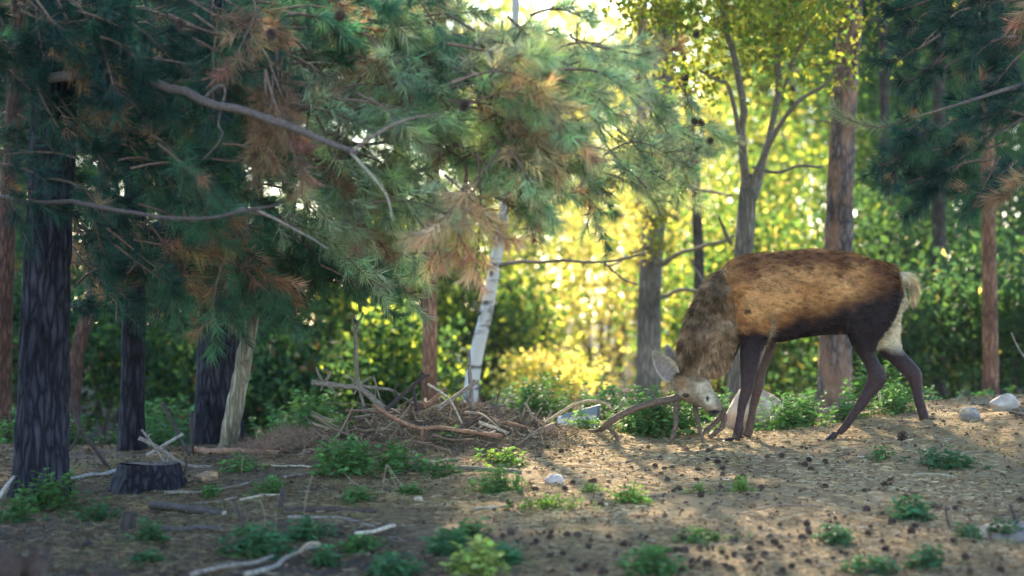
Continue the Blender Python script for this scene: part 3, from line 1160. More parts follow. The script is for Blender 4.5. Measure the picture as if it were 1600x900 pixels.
def make_pine(name, spec, d, top_h, mat, label, seed, group=None, crown=None, ridge=0.0, sides=20, steps=60, ridge_scale=(9, 2.2), stubs=(), col=GREEN_NEEDLE):
    rng = np.random.default_rng(seed)
    pts, rad = px_trunk(spec, d, top_h)
    root = empty(name, (pts[0][0], pts[0][1], float(ground_z(pts[0][0], pts[0][1]))))
    tag(root, label, 'tree', group)
    p2, r2 = resample_r(pts, rad)
    mb = MB()
    trunk_mesh(mb, p2, r2, sides, steps, ridge, ridge_scale, 0.36, seed)
    mb.build('trunk', mat, root)
    if stubs:
        for (z, ang, L, r) in stubs:
            c = np.array([np.interp(z, p2[:, 2], p2[:, q]) for q in range(3)])
            e = c + np.array([math.cos(ang) * L, math.sin(ang) * L, L * (0.15 - 0.3 * rng.random())])
            sb = MB()
            add_tube(sb, catmull([c, (c + e) / 2 + rng.normal(size=3) * 0.05 * L, e], 7), np.linspace(r, r * 0.35, 7), 6, 0.15, (0.12, 0.095, 0.08), True)
            sb.build('branch', M_TWIG, root)
    if crown:
        z0, z1, reach, n = crown
        nb, tb = MB(), MB()
        high_crown(nb, tb, p2[0], p2[-1], z0, z1, reach, n, rng, col)
        nb.build('crown', M_NEEDLE, root, False, 'stuff')
        tb.build('limb', M_TWIG, root, True, 'stuff')
    return root, p2, r2


# --- left group of pines
T_L1, pL1, rL1 = make_pine('pine_tree', [(62, 785, 92), (64, 720, 88), (69, 560, 80), (74, 400, 78), (82, 200, 76), (88, 0, 72)], 13.0, 12.5, M_BARK_OLD,
                           'broad dark pine trunk with deeply furrowed bark, nettles at its foot', 101, None, (3.3, 12.3, 3.4, 110), 0.022, 96, 420, (5.5, 1.1))
T_L2, pL2, rL2 = make_pine('pine_tree', [(206, 762, 44), (206, 640, 41), (209, 450, 38), (213, 200, 36), (216, 0, 34)], 16.0, 11, M_BARK_OLD,
                           'slim dark pine trunk rising right behind the cut stump', 102, None, (4.5, 10.8, 2.6, 60), 0.010, 56, 260, (8, 1.6))
T_L3, pL3, rL3 = make_pine('pine_tree', [(338, 702, 82), (340, 640, 76), (345, 480, 72), (350, 250, 70), (356, 0, 66)], 17.0, 13, M_BARK_OLD,
                           'thick bluish pine trunk standing behind the leaning bare pole', 103, None, (4.5, 12.5, 3.2, 80), 0.018, 80, 320, (6, 1.2))
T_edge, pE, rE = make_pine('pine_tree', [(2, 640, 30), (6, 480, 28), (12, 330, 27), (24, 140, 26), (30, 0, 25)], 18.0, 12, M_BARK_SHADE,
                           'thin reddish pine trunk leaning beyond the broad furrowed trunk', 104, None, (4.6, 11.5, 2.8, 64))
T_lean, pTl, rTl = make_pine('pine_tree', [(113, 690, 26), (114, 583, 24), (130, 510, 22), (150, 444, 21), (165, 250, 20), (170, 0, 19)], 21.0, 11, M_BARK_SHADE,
                             'slender reddish trunk bent to one side between the dark pines', 105, None, (4.2, 10.8, 2.8, 64))
make_pine('pine_tree', [(449, 660, 11), (450, 560, 10), (452, 400, 10), (455, 100, 9)], 29.0, 11, M_BARK_GREY,
          'thin pale grey trunk deep in the shrubs behind the leaning pole', 106, None, (6, 11, 2.0, 14))
# --- middle and right pines
T_red, pRed, rRed = make_pine('pine_tree', [(670, 640, 27), (671, 560, 25), (672, 440, 23), (676, 300, 21), (684, 100, 20), (690, 0, 20)], 20.5, 12, M_BARK_RED,
                              'slim orange red pine trunk beside the white birch', 107, None, (4.4, 11.5, 2.8, 80), 0.004, 24, 100)
T_R1, pR1, rR1 = make_pine('pine_tree', [(1303, 645, 58), (1305, 590, 53), (1309, 420, 49), (1314, 260, 44), (1322, 120, 40), (1331, 0, 37)], 19.5, 14, M_BARK_PINE,
                           'straight grey pine trunk with flaking orange patches right behind the stag', 108, None, (4.6, 13.5, 3.4, 110), 0.011, 56, 260, (8, 2.5),
                           [(2.9, 3.0, .5, .014), (2.35, -2.6, .35, .012), (3.2, 0.3, .4, .012)])
T_R2, pR2, rR2 = make_pine('pine_tree', [(1549, 655, 26), (1548, 560, 25), (1545, 350, 23), (1541, 150, 22), (1537, 0, 21)], 21.0, 12, M_BARK_RED,
                           'slender reddish pine trunk in the dark wood beyond the pale rocks', 109, None, (4.4, 11.5, 2.8, 80), 0.004, 24, 100)
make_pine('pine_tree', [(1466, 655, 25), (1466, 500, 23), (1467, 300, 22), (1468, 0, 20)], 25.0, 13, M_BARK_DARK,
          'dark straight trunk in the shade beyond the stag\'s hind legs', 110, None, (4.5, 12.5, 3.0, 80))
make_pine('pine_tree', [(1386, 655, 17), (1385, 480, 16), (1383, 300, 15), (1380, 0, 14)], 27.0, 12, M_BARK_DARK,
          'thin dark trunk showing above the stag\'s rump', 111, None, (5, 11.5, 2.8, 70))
make_pine('pine_tree', [(1002, 640, 24), (1001, 400, 22), (1003, 120, 20), (1004, 0, 20)], 34.0, 15, M_BARK_RED,
          'far reddish pine trunk seen above the grey oak\'s lower branches', 112, None, (8, 14.5, 2.0, 20))
make_pine('pine_tree', [(1056, 640, 22), (1052, 400, 20), (1047, 120, 18), (1044, 0, 18)], 36.0, 15, M_BARK_RED,
          'far orange pine trunk partly hidden by the grey oak\'s crown', 113, None, (8, 14.5, 2.0, 20))


for px, d, sd, lb in ((70, 25.0, 131, 'young dark pine with low branches, added to block sun beyond the furrowed trunk'), (250, 26.5, 132, 'young dark pine with low branches, added to block sun beyond the slim trunk'), (400, 25.5, 133, 'young dark pine with low branches, added to block sun beyond the leaning pole')):
    make_pine('pine_tree', [(px, 680, 24), (px + 2, 450, 20), (px + 4, 200, 17), (px + 5, 0, 14)], d, 9.5, M_BARK_DARK, lb, sd, None, (2.3, 9.3, 2.3, 100), col=BLUE_NEEDLE * 1.1)  # added so their low crowns keep sun off the left ground


# --- pine boughs that hang into the picture
def bd(d):
    return 12.0 + (d - 9.8) * 0.45 if d < 12.1 else d


def bough_field(parent, zones, seed, name='needles'):
    """zones: (px, py, spread px, spread py, d, count, colour, dead, dir)"""
    rng = np.random.default_rng(seed)
    nb, tb = MB(), MB()
    for (px, py, sx, sy, d, cnt, col, dead, dr) in zones:
        for k in range(int(cnt * 1.55)):
            a, b = rng.uniform(-1, 1), rng.uniform(-1, 1)
            dd = bd(d) + rng.normal() * 0.4
            o = P(px + a * sx, py + b * sy, dd)
            dv = np.asarray(dr, float) + rng.normal(size=3) * np.array([0.55, 0.6, 0.4])
            bough(nb, tb, o - unit(dv) * 0.2, dv, 0.30 + 0.22 * rng.random(), rng, np.asarray(col), dead)
    n_ = nb.build(name, M_NEEDLE, parent, False, 'stuff')
    t_ = tb.build('twig', M_TWIG, parent, True, 'stuff')
    return n_, t_


def limb(parent, path, r0, r1, col=(0.13, 0.095, 0.08), name='branch', n=22, mat=None):
    mb = MB()
    pts = catmull([P(q[0], q[1], bd(q[2])) for q in path], n)
    pts = pts + (np.stack([vnoise(pts * 4 + 3, 1), vnoise(pts * 4 + 9, 2), vnoise(pts * 4 + 5, 3)], -1) - 0.5) * 0.05
    add_tube(mb, pts, np.linspace(r0, r1, n), 8, 0.14, col, True, 2)
    return mb.build(name, mat or M_TWIG, parent)


G_, B_N, Y_ = GREEN_NEEDLE, BLUE_NEEDLE, YEL_NEEDLE
GL = np.array([0.33, 0.42, 0.24])  # pale green with the glow on the needles painted in
RT = (1.0, -0.1, -0.35)
limb(T_L1, [(78, 120, 12.95), (150, 112, 12.2), (240, 128, 10.2), (330, 158, 8.8), (420, 190, 8.2), (500, 222, 8.0), (556, 242, 8.0)], .030, .014, (0.12, 0.09, 0.078))
limb(T_L1, [(548, 240, 8.0), (585, 215, 8.0), (640, 184, 8.2), (690, 180, 8.5)], .011, .005, (0.20, 0.15, 0.11))
limb(T_L1, [(320, 156, 8.9), (345, 132, 8.8), (356, 140, 8.8), (340, 190, 8.8), (345, 210, 8.8), (318, 250, 8.8)], .008, .003, (0.12, 0.09, 0.08))
limb(T_L1, [(545, 240, 8.0), (600, 300, 8.0), (615, 345, 8.0)], .009, .004, (0.3, 0.25, 0.18))
limb(T_L1, [(500, 222, 11.0), (640, 215, 10.5), (760, 190, 10.1), (830, 130, 9.9), (900, 95, 9.8)], .012, .005)
bough_field(T_L1, [  # light painted into needle colour: shaded dark at left, paler towards the glow
    (90, 70, 110, 90, 11.6, 16, B_N * 0.8, 0.05, RT),
    (260, 50, 110, 70, 11.2, 16, B_N, 0.04, RT),
    (190, 210, 120, 80, 12.0, 15, B_N, 0.06, RT),
    (330, 230, 110, 100, 11.3, 17, G_, 0.08, RT),
    (420, 60, 100, 70, 11.0, 13, G_, 0.16, RT),
    (560, 40, 110, 60, 10.8, 13, G_ * 1.3, 0.10, RT),
    (570, 140, 100, 60, 10.8, 12, GL * .9, 0.08, RT),
    (690, 40, 110, 60, 10.5, 11, GL * .8, 0.08, RT),
    (700, 130, 110, 60, 10.3, 12, GL, 0.06, RT),
    (820, 70, 90, 60, 10.0, 10, GL, 0.04, RT),
    (900, 110, 50, 60, 9.8, 7, GL * 1.1, 0.02, (1, 0, 0.1)),
    (680, 210, 110, 60, 10.6, 12, GL, 0.08, RT),
    (820, 205, 80, 50, 10.2, 9, GL, 0.05, RT),
    (500, 280, 90, 60, 11.0, 12, GL * .8, 0.08, (0.8, -.1, -.5)),
    (610, 290, 70, 40, 10.9, 8, GL, 0.08, (0.8, -.1, -.4)),
    (795, 265, 50, 34, 10.5, 8, GL, 0.08, (0.7, -.1, -.4)),
    (800, 130, 50, 70, 10.4, 8, GL, 0.05, RT),
], 201)
# bright dead sprays
bough_field(T_L1, [
    (425, 150, 22, 40, 10.2, 6, DEAD_NEEDLE * 0.9, 1.0, (0.2, 0, -1)),
    (735, 296, 18, 22, 9.4, 4, np.array([.66, .40, .24]), 1.0, (0.25, 0, -1)),
    (810, 190, 22, 20, 9.4, 4, np.array([.60, .42, .27]), 1.0, (0.6, 0, -.7)),
    (755, 135, 30, 14, 9.4, 3, np.array([0.52, 0.38, 0.20]), 1.0, (0.8, 0, .4)),
    (560, 60, 30, 20, 10.8, 3, DEAD_NEEDLE * 0.7, 1.0, (0.5, 0, -.5)),
], 202, 'dead_needles')

limb(T_L2, [(206, 420, 15.9), (180, 400, 15.2), (120, 345, 13.9)], .02, .01)
bough_field(T_L2, [
    (210, 370, 70, 60, 13.8, 16, B_N * 0.9, 0.08, RT),
    (300, 400, 90, 60, 13.6, 18, G_ * .85, 0.06, (0.7, -.1, -.6)),
    (210, 130, 90, 120, 14.4, 16, B_N * 0.8, 0.1, RT),
    (130, 400, 50, 70, 15.6, 7, B_N, 0.15, RT),
], 203)
limb(T_L3, [(350, 330, 16.9), (400, 330, 16.2), (470, 340, 15.4), (560, 360, 14.8)], .026, .01)
bough_field(T_L3, [
    (340, 400, 100, 70, 15.2, 20, G_, 0.10, (0.8, -.3, -.5)),
    (480, 380, 90, 60, 14.6, 20, G_, 0.08, (0.8, -.2, -.5)),
    (580, 380, 50, 40, 14.4, 6, GL, 0.06, (0.7, -.1, -.5)),
    (400, 200, 130, 120, 15.0, 26, G_, 0.08, RT),
    (600, 110, 120, 100, 14.5, 9, GL * .7, 0.08, RT),
], 204)
# low branch that enters the picture from a pine standing just outside it
T_LX, pLX, rLX = make_pine('pine_tree', [(-150, 860, 96), (-150, 500, 90), (-140, 200, 84), (-135, 0, 80)], 12.0, 12, M_BARK_OLD,
                           'pine at the edge of the wood whose bare low branch crosses the furrowed trunk', 120, None, (3.0, 12, 3.4, 120), 0.02, 48, 160, (5.5, 1.1))
limb(T_LX, [(-145, 300, 12.0), (-60, 306, 12.0), (40, 312, 11.0), (150, 322, 9.8), (250, 336, 9.0), (340, 338, 8.6), (410, 330, 8.4), (446, 316, 8.4)], .017, .005, (0.09, 0.068, 0.062))
limb(T_LX, [(395, 332, 8.5), (440, 352, 8.5), (480, 372, 8.5), (512, 392, 8.5)], .007, .003, (0.24, 0.19, 0.16))
bough_field(T_LX, [(40, 10, 120, 60, 10.8, 14, B_N * 0.7, 0.05, (1, 0, -.4)), (30, 240, 60, 60, 11.6, 4, B_N * .8, 0.1, RT)], 205)

# dead twiggy spray with lichen, high up between the boughs
mb = MB()
rng = np.random.default_rng(77)
for pth, r in (([(455, 200), (449, 105), (458, 75), (470, 68), (482, 78), (493, 66)], .0042), ([(452, 108), (480, 98), (520, 99), (536, 101)], .0055), ([(490, 112), (530, 158), (578, 200)], .0036),
               ([(486, 98), (500, 130), (505, 165), (496, 205)], .003), ([(470, 100), (478, 140), (470, 190)], .003)):
    add_tube(mb, catmull([P(x, y, 12.4) for x, y in pth], 16), np.linspace(r, r * .5, 16), 6, .2, (0.30, 0.27, 0.19), True)
for k in range(46):
    x0, y0 = rng.uniform(452, 540), rng.uniform(100, 150)
    pth = [(x0, y0), (x0 + rng.normal() * 12, y0 + 30), (x0 + rng.normal() * 22, y0 + 60 + 30 * rng.random())]
    add_tube(mb, catmull([P(x, y, 12.4 + rng.normal() * .1) for x, y in pth], 8), 0.0014, 4, 0, (0.3, 0.27, 0.2), False)
mb.build('dead_twig', M_TWIG, T_L1)

# right-hand bough from a pine outside the frame
T_RX, pRX, rRX = make_pine('pine_tree', [(1760, 760, 90), (1765, 500, 86), (1770, 200, 80), (1775, 0, 76)], 13.6, 12, M_BARK_OLD,
                           'pine at the edge of the clearing whose blue green bough reaches in above the rocks', 121, None, (3.1, 12, 3.3, 110), 0.02, 48, 160, (5.5, 1.1))
limb(T_RX, [(1770, 150, 13.6), (1690, 130, 13.4), (1610, 132, 13.2), (1570, 142, 13.1), (1520, 158, 13.0), (1475, 172, 13.0)], .020, .007, (0.13, 0.10, 0.09))
limb(T_RX, [(1475, 172, 13.0), (1440, 183, 13.0), (1405, 192, 13.0), (1365, 200, 13.0), (1335, 190, 13.0), (1312, 178, 13.0)], .007, .003, (0.2, 0.14, 0.09))
limb(T_RX, [(1660, 132, 13.3), (1600, 180, 13.2), (1545, 215, 13.2), (1480, 262, 13.1), (1410, 288, 13.1)], .012, .003, (0.13, 0.10, 0.09))
rng = np.random.default_rng(78)
nb, tb = MB(), MB()


def clad(path, n, col, wob=10, nl=.075, nn=60):
    """needles sitting along a branch, the newest tufts at its tip"""
    q = catmull([P(*c) for c in path], n)
    t = unit(np.gradient(q, axis=0))
    shoots(nb, tb, q, t + rng.normal(size=q.shape) * .15, np.full(n, .07), np.tile(col, (n, 1)) * (0.7 + .6 * rng.random((n, 1))), rng, nn, nl, 0.0024, 0.95, .25)


clad([(1420, 190, 13.0), (1380, 200, 13.0), (1340, 192, 13.0), (1312, 178, 13.0)], 15, np.array([0.26, 0.29, 0.16]), 10, .08, 42)
clad([(1500, 250, 13.1), (1455, 275, 13.1), (1410, 288, 13.1)], 12, B_N * 1.8, 10, .08, 42)
for k in range(32):
    px = rng.uniform(1410, 1640)
    top = np.interp(px, [1400, 1480, 1560, 1640], [190, 170, 140, 130])
    py = top + rng.random() ** 1.1 * np.interp(px, [1400, 1470, 1560, 1640], [40, 90, 120, 130]) + 12
    dv = np.array([-1.0, -.1, -.35]) + rng.normal(size=3) * .45
    bough(nb, tb, P(px + 25, py - 8, 13.2 + rng.normal() * .25), dv, .26 + .12 * rng.random(), rng, (B_N if rng.random() < .75 else G_) * 0.95, 0.05, 6, 62)
for k in range(34):
    px, py = rng.uniform(1450, 1660), rng.uniform(-40, 95)
    bough(nb, tb, P(px, py, 13.6 + rng.normal() * .5), np.array([-1, -.1, -.3]) + rng.normal(size=3) * .5, .3, rng, B_N * 0.8, 0.03, 6, 56)
nb.build('needles', M_NEEDLE, T_RX, False, 'stuff')
tb.build('twig', M_TWIG, T_RX, True, 'stuff')

# fine pine foliage with cones in front of the oak trunk
T_M, pM, rM = make_pine('pine_tree', [(1095, 660, 20), (1094, 560, 18), (1092, 400, 17), (1085, 250, 15), (1070, 120, 13), (1055, 0, 12)], 24.5, 6.5, M_BARK_DARK,
                        'young pine with loose blue green sprays and cones before the grey oak', 122)
limb(T_M, [(1092, 300, 24.5), (1040, 250, 21), (980, 210, 18.2), (930, 180, 17)], .02, .006)
bough_field(T_M, [
    (960, 140, 70, 50, 17.0, 9, GL * .9, 0.03, (0.5, -.2, -.3)),
    (950, 240, 60, 50, 17.2, 11, GL * .75, 0.03, (0.6, -.2, -.3)),
    (1030, 235, 50, 45, 17.4, 9, GL * .8, 0.04, (0.7, -.2, -.2)),
    (905, 300, 40, 16, 17.0, 3, G_, 0.2, (0.5, -.2, -.4)),
    (1085, 190, 40, 40, 17.6, 4, GL, 0.05, (0.7, 0, 0)),
], 206)


# cones among the needles: dark little ovals, each its own part
def cone_mesh():
    mb = MB()
    n = 34
    for k in range(n):
        t = k / (n - 1)
        a = k * 2.39996
        r = 0.019 * math.sin(math.pi * (0.12 + 0.83 * t)) ** 0.7
        z = -0.024 + 0.048 * t
        c = np.array([math.cos(a) * r * .55, math.sin(a) * r * .55, z])
        o = np.array([math.cos(a), math.sin(a), 0.35 - 0.4 * (1 - t)])
        s = np.array([-math.sin(a), math.cos(a), 0])
        w = 0.009 * (0.6 + 0.6 * math.sin(math.pi * t))
        tip = c + o * (r * .75 + 0.003)
        up = np.array([0, 0, 0.004])
        mb.add(np.array([c - s * w * .5 - up, c + s * w * .5 - up, tip + s * w * .6, tip - s * w * .6, tip + up * 1.4, c + up * 2]),
               np.array([[0, 1, 2, 3]]), np.array([0.075, 0.048, 0.038]))
        b = mb.n - 6
        mb.f.append(np.array([[3, 2, 4], [5, 3, 4], [2, 5, 4]]) + b)
    th = np.linspace(0, 2 * np.pi, 8, endpoint=False)
    core = []
    for t in np.linspace(0, 1, 6):
        r = 0.012 * math.sin(math.pi * (0.05 + 0.9 * t))
        core.append(np.stack([np.cos(th) * r, np.sin(th) * r, np.full(8, -0.025 + 0.05 * t)], -1))
    core = np.array(core).reshape(-1, 3)
    i = np.arange(5)[:, None] * 8
    j = np.arange(8)[None, :]
    jn = (j + 1) % 8
    mb.add(core, np.stack([i + j, i + jn, i + 8 + jn, i + 8 + j], -1).reshape(-1, 4), np.array([0.03, 0.02, 0.017]))
    me = mb.mesh('pine_cone', False)
    me.materials.append(M_TWIG)
    return me


CONE = cone_mesh()
for (px, py, d, par) in [(282, 38, 11.1, T_L1), (424, 54, 10.9, T_L1), (531, 25, 10.7, T_L1), (725, 165, 10.2, T_L1), (278, 415, 13.4, T_L2), (978, 86, 16.8, T_M), (1088, 55, 17.2, T_M),
                         (1085, 190, 17.2, T_M), (1096, 192, 17.2, T_M), (1110, 220, 17.2, T_M), (1070, 122, 17.2, T_M), (1092, 235, 17.2, T_M), (940, 300, 16.9, T_M)]:
    o = bpy.data.objects.new('cone', CONE)
    COL.objects.link(o)
    o.parent = par
    o.matrix_parent_inverse = parent_inv(par)
    o.location = Vector(P(px, py, d))
    o.rotation_euler = (random.uniform(-.8, .8), random.uniform(-.8, .8), random.uniform(0, 6))


# --- broadleaf trees and shrubs
YELLOW = np.array([0.72, 0.60, 0.20])
YGREEN = np.array([0.34, 0.40, 0.07])
MIDGREEN = np.array([0.085, 0.165, 0.045])
DEEPGREEN = np.array([0.04, 0.09, 0.045])
OLIVE = np.array([0.20, 0.20, 0.05])


def leaf_cloud(mb, ctr, rad, n, size, pal, wts, rng, clumps=14, tight=0.45):
    cs = rng.normal(size=(clumps, 3))
    cs = unit(cs) * (rng.random((clumps, 1)) ** 0.45)
    cs = ctr + cs * np.asarray(rad) * 0.85
    wc = 0.4 + rng.random(clumps)
    ci = rng.choice(clumps, n, p=wc / wc.sum())
    rr = np.asarray(rad) * tight
    p = cs[ci] + rng.normal(size=(n, 3)) * rr * 0.55
    g = ground_z(p[:, 0], p[:, 1]) + 0.03
    p[:, 2] = np.maximum(p[:, 2], g + 0.2 * rng.random(n))
    tone = 0.75 + 0.5 * rng.random(clumps)
    pi = rng.choice(len(pal), n, p=np.asarray(wts) / sum(wts))
    c = np.asarray(pal)[pi] * (tone[ci][:, None]) * (0.7 + 0.6 * rng.random((n, 1)))
    dr = rand_unit(n, rng) + np.array([0, 0, -0.5])
    leaves(mb, p, dr, size * (0.7 + 0.6 * rng.random(n)), np.clip(c, .005, .8), rng, 0.62, 0.12)
    return cs


def shrub(name, px, d, w, h, n, size, pal, wts, label, seed, group=None, z0=None, clumps=16, cat='shrub', flat=0.8):
    rng = np.random.default_rng(seed)
    b = G(px, d)
    root = empty(name, b)
    tag(root, label, cat, group)
    mb = MB()
    zc = (z0 if z0 is not None else 0.0)
    ctr = b + np.array([0, 0, zc + (h - zc) * 0.52])
    cs = leaf_cloud(mb, ctr, (w / 2, w / 2 * flat, (h - zc) * 0.5), n, size, pal, wts, rng, clumps)
    mb.build('foliage', M_LEAF, root, False, 'stuff')
    for k in range(min(7, clumps)):
        sb = MB()
        e = cs[k]
        s = b + np.array([rng.normal() * .08, rng.normal() * .08, -0.05])
        pts = catmull([s, s * .5 + e * .5 + np.array([0, 0, 0.12 * h]) * rng.random(), e], 8)
        add_tube(sb, pts, np.linspace(0.012 + 0.006 * h, 0.005, 8), 5, .1, (0.09, 0.07, 0.055), False)
        sb.build('stem', M_TWIG, root)
    return root


def broadleaf(name, spec, d, top_h, mat, label, seed, cloud, n, size, pal, wts, group=None, forks=(), clumps=26, steps=70, tight=0.3, ridge=0.003, auto=True):
    """tree with trunk, limbs and a leafy crown. cloud = (cz, rx, ry, rz)"""
    rng = np.random.default_rng(seed)
    pts, rad = px_trunk(spec, d, top_h)
    root = empty(name, (pts[0][0], pts[0][1], float(ground_z(pts[0][0], pts[0][1]))))
    tag(root, label, 'tree', group)
    p2, r2 = resample_r(pts, rad)
    mb = MB()
    trunk_mesh(mb, p2, r2, 26, steps, ridge, (9, 1.0), 0.2, seed)
    mb.build('trunk', mat, root)
    for f in forks:
        fb = MB()
        q = catmull([P(*c[:3]) for c in f], 24)
        q = q + (np.stack([vnoise(q * 5 + 3, 1), vnoise(q * 5 + 9, 2), vnoise(q * 5 + 5, 3)], -1) - .5) * np.linspace(0, .12, 24)[:, None]
        rr = np.interp(np.linspace(0, 1, 24), np.linspace(0, 1, len(f)), [c[3] / 2 / F_PX * c[2] for c in f])
        add_tube(fb, q, rr, 9, .14, (0.135, 0.115, 0.09), True, seed)
        fb.build('limb', M_TWIG, root)
    cz, rx, ry, rz = cloud
    lb = MB()
    ctr = np.array([np.interp(cz, p2[:, 2], p2[:, 0]), np.interp(cz, p2[:, 2], p2[:, 1]), cz])
    cs = leaf_cloud(lb, ctr, (rx, ry, rz), n, size, pal, wts, rng, clumps, tight)
    lb.build('crown', M_LEAF, root, False, 'stuff')
    tb = MB()
    for e in (cs if auto else []):
        zz = max(min(e[2] - 0.35 * np.hypot(e[0] - ctr[0], e[1] - ctr[1]), p2[-1, 2]), 1.6)
        s = np.array([np.interp(zz, p2[:, 2], p2[:, k]) for k in range(3)])
        add_tube(tb, catmull([s, s * .5 + e * .5 + rng.normal(size=3) * .12, e], 8), np.linspace(.022, .005, 8), 5, .1, (0.10, 0.085, 0.07), False)
    if auto:
        tb.build('branch', M_TWIG, root, True, 'stuff')
    return root


# white birch with its long thin side branch
T_B = broadleaf('birch_tree', [(728, 650, 26), (736, 600, 24), (745, 550, 22), (757, 500, 21), (769, 450, 21), (775, 400, 19), (783, 365, 17), (788, 330, 16), (794, 250, 15), (802, 120, 14), (806, 0, 12)], 19.5, 8.5, M_BIRCH,
                'white barked birch leaning gently behind the brush heap', 301, (6.2, 2.2, 2.2, 2.2), 6000, .07, [YGREEN, YELLOW], [1, 1.2],
                forks=[[(778, 418, 19.5, 7), (792, 411, 19.4, 6), (840, 409, 19.2, 5), (890, 412, 19.0, 5), (945, 411, 18.8, 4), (975, 402, 18.7, 4), (1005, 388, 18.7, 3)],
                       [(944, 411, 18.8, 4), (965, 430, 18.8, 3), (995, 443, 18.8, 3)],
                       [(752, 492, 19.5, 8), (742, 480, 19.4, 5), (736, 470, 19.4, 4)], [(775, 385, 19.4, 7), (768, 372, 19.4, 5), (765, 362, 19.4, 3)]], clumps=16)
T_O = broadleaf('oak_tree', [(1012, 650, 42), (1013, 590, 39), (1015, 460, 37), (1020, 360, 36), (1026, 280, 35), (1034, 140, 33), (1040, 0, 30)], 22.5, 11, M_BARK_GREY,
                'grey oak trunk with leafy sprouts, in front of the bright yellow leaves', 302, (7.4, 2.8, 2.6, 3.2), 11000, .10, [YGREEN, OLIVE, MIDGREEN], [1, 1, .6],
                forks=[[(1036, 413, 22.4, 9), (1060, 398, 22.2, 7), (1100, 382, 22, 6), (1140, 366, 21.8, 5)], [(1030, 465, 22.4, 8), (1060, 458, 22.2, 6), (1095, 452, 22, 5)],
                       [(1103, 452, 22.0, 5), (1095, 425, 22, 4), (1085, 400, 22, 3)], [(1008, 385, 22.4, 6), (975, 402, 22.2, 4), (945, 414, 22, 3)],
                       [(1034, 250, 22.4, 8), (1090, 295, 22, 6), (1145, 300, 21.6, 4)]])
mb = MB()
rng = np.random.default_rng(303)
n = 420
py = rng.choice([300, 345, 385, 215, 160], n) + rng.normal(size=n) * 16
pp = np.stack([P(x, y, 22.2 + rng.normal() * .15) for x, y in zip(1022 + rng.normal(size=n) * 15, py)])
leaves(mb, pp, rand_unit(n, rng), .06 + .03 * rng.random(n), vary(OLIVE * 1.1, n, .35, rng), rng, .6)
mb.build('trunk_leaves', M_LEAF, T_O, False, 'stuff')
T_F = broadleaf('forked_tree', [(1150, 660, 38), (1152, 600, 34), (1158, 470, 31), (1163, 380, 30), (1168, 310, 28), (1172, 272, 25)], 18.8, 2.0, M_BARK_GREY,
                'grey tree forking into two thin stems with sparse olive leaves above the stag', 304, (3.15, 1.15, 1.0, 0.85), 4800, .055, [YGREEN * .8, OLIVE, MIDGREEN * 1.3], [1.2, 1.3, .6],
                forks=[[(1168, 320, 18.8, 18), (1163, 270, 18.75, 13), (1160, 215, 18.7, 14), (1158, 160, 18.6, 12), (1145, 90, 18.6, 10), (1132, 30, 18.6, 9), (1126, -60, 18.6, 7)],
                       [(1174, 310, 18.8, 20), (1190, 262, 18.85, 13), (1203, 210, 18.9, 10), (1213, 150, 18.9, 11), (1214, 80, 18.9, 10), (1217, -60, 18.9, 7)],
                       [(1162, 238, 18.7, 8), (1140, 142, 18.5, 7), (1120, 120, 18.4, 5), (1095, 110, 18.3, 4)],
                       [(1172, 290, 18.75, 9), (1200, 230, 18.6, 8), (1240, 165, 18.4, 7), (1275, 135, 18.3, 5), (1310, 100, 18.2, 4)],
                       [(1142, 380, 18.8, 7), (1130, 355, 18.7, 5), (1120, 335, 18.6, 3)],
                       [(1178, 262, 18.7, 6), (1220, 268, 18.5, 5), (1290, 252, 18.3, 4)],
                       [(1210, 160, 18.9, 6), (1240, 100, 18.8, 5), (1262, 30, 18.7, 4)]], clumps=34, tight=.26, auto=False)
#@@SHRUBS
YP = [YELLOW, YGREEN, MIDGREEN]
SL = ['yellow shrub nearest the birch stem, low and loose',
      'yellow shrub glowing just left of the oak trunk',
      'yellow green shrub close behind the oak trunk',
      'pale yellow shrub whose top shows behind the birch',
      "tall yellow shrub under the young pine's sprays",
      'tall yellow green shrub between the oak and the forked tree',
      'far yellow thicket in the middle of the sunny gap',
      'far yellow thicket reaching up behind the oak trunk',
      "yellow green shrub filling the space between oak and stag's neck",
      "low green shrub seen under the stag's belly",
      "leafy shrub rising above the middle of the stag's back",
      'tall yellow green shrub behind the forked tree',
      'tall green shrub around the grey and orange pine trunk',
      "low deep green shrub between the stag's hind legs",
      "deep green shrub directly behind the stag's tail",
      'low dark shrub beyond the small tan rock',
      'dark shrub beyond the pale grey rock',
      'tall dark shrub around the dark straight trunk',
      'tall dark shrub behind the slender reddish trunk',
      "tall green shrub above the stag's rump",
      'highest dark shrub under the blue green bough',
      'dark shrub at the end of the row beyond the rocks',
      'low green shrub behind the stubby dead pine top',
      'green shrub behind the red trunk',
      'dense green shrub behind the upright whorled stem',
      'low green shrub just behind the birch base',
      'tall green shrub between red trunk and birch',
      'tall green shrub under the hanging pine boughs',
      'far yellow green shrub behind the birch',
      'far tall green shrub showing through the bough tips',
      'low dark shrub beside the leaning bare pole',
      'low dark shrub between slim and thick pine trunks',
      'low dark shrub between furrowed and slim trunks',
      "low dark shrub beyond the furrowed trunk's foot",
      'dark shrub behind the thin pale grey trunk',
      'dark shrub behind the thick bluish trunk',
      'dark shrub behind the slim pine trunk',
      'dark shrub behind the bent reddish trunk',
      'dark shrub past the thin reddish pine',
      'tall dark shrub above the leaning pole',
      "tall dark shrub behind the slim trunk's boughs",
      "tall dark shrub behind the furrowed trunk's boughs"]
GY = 'sunlit yellow shrubs in the open gap'
s_ = 400
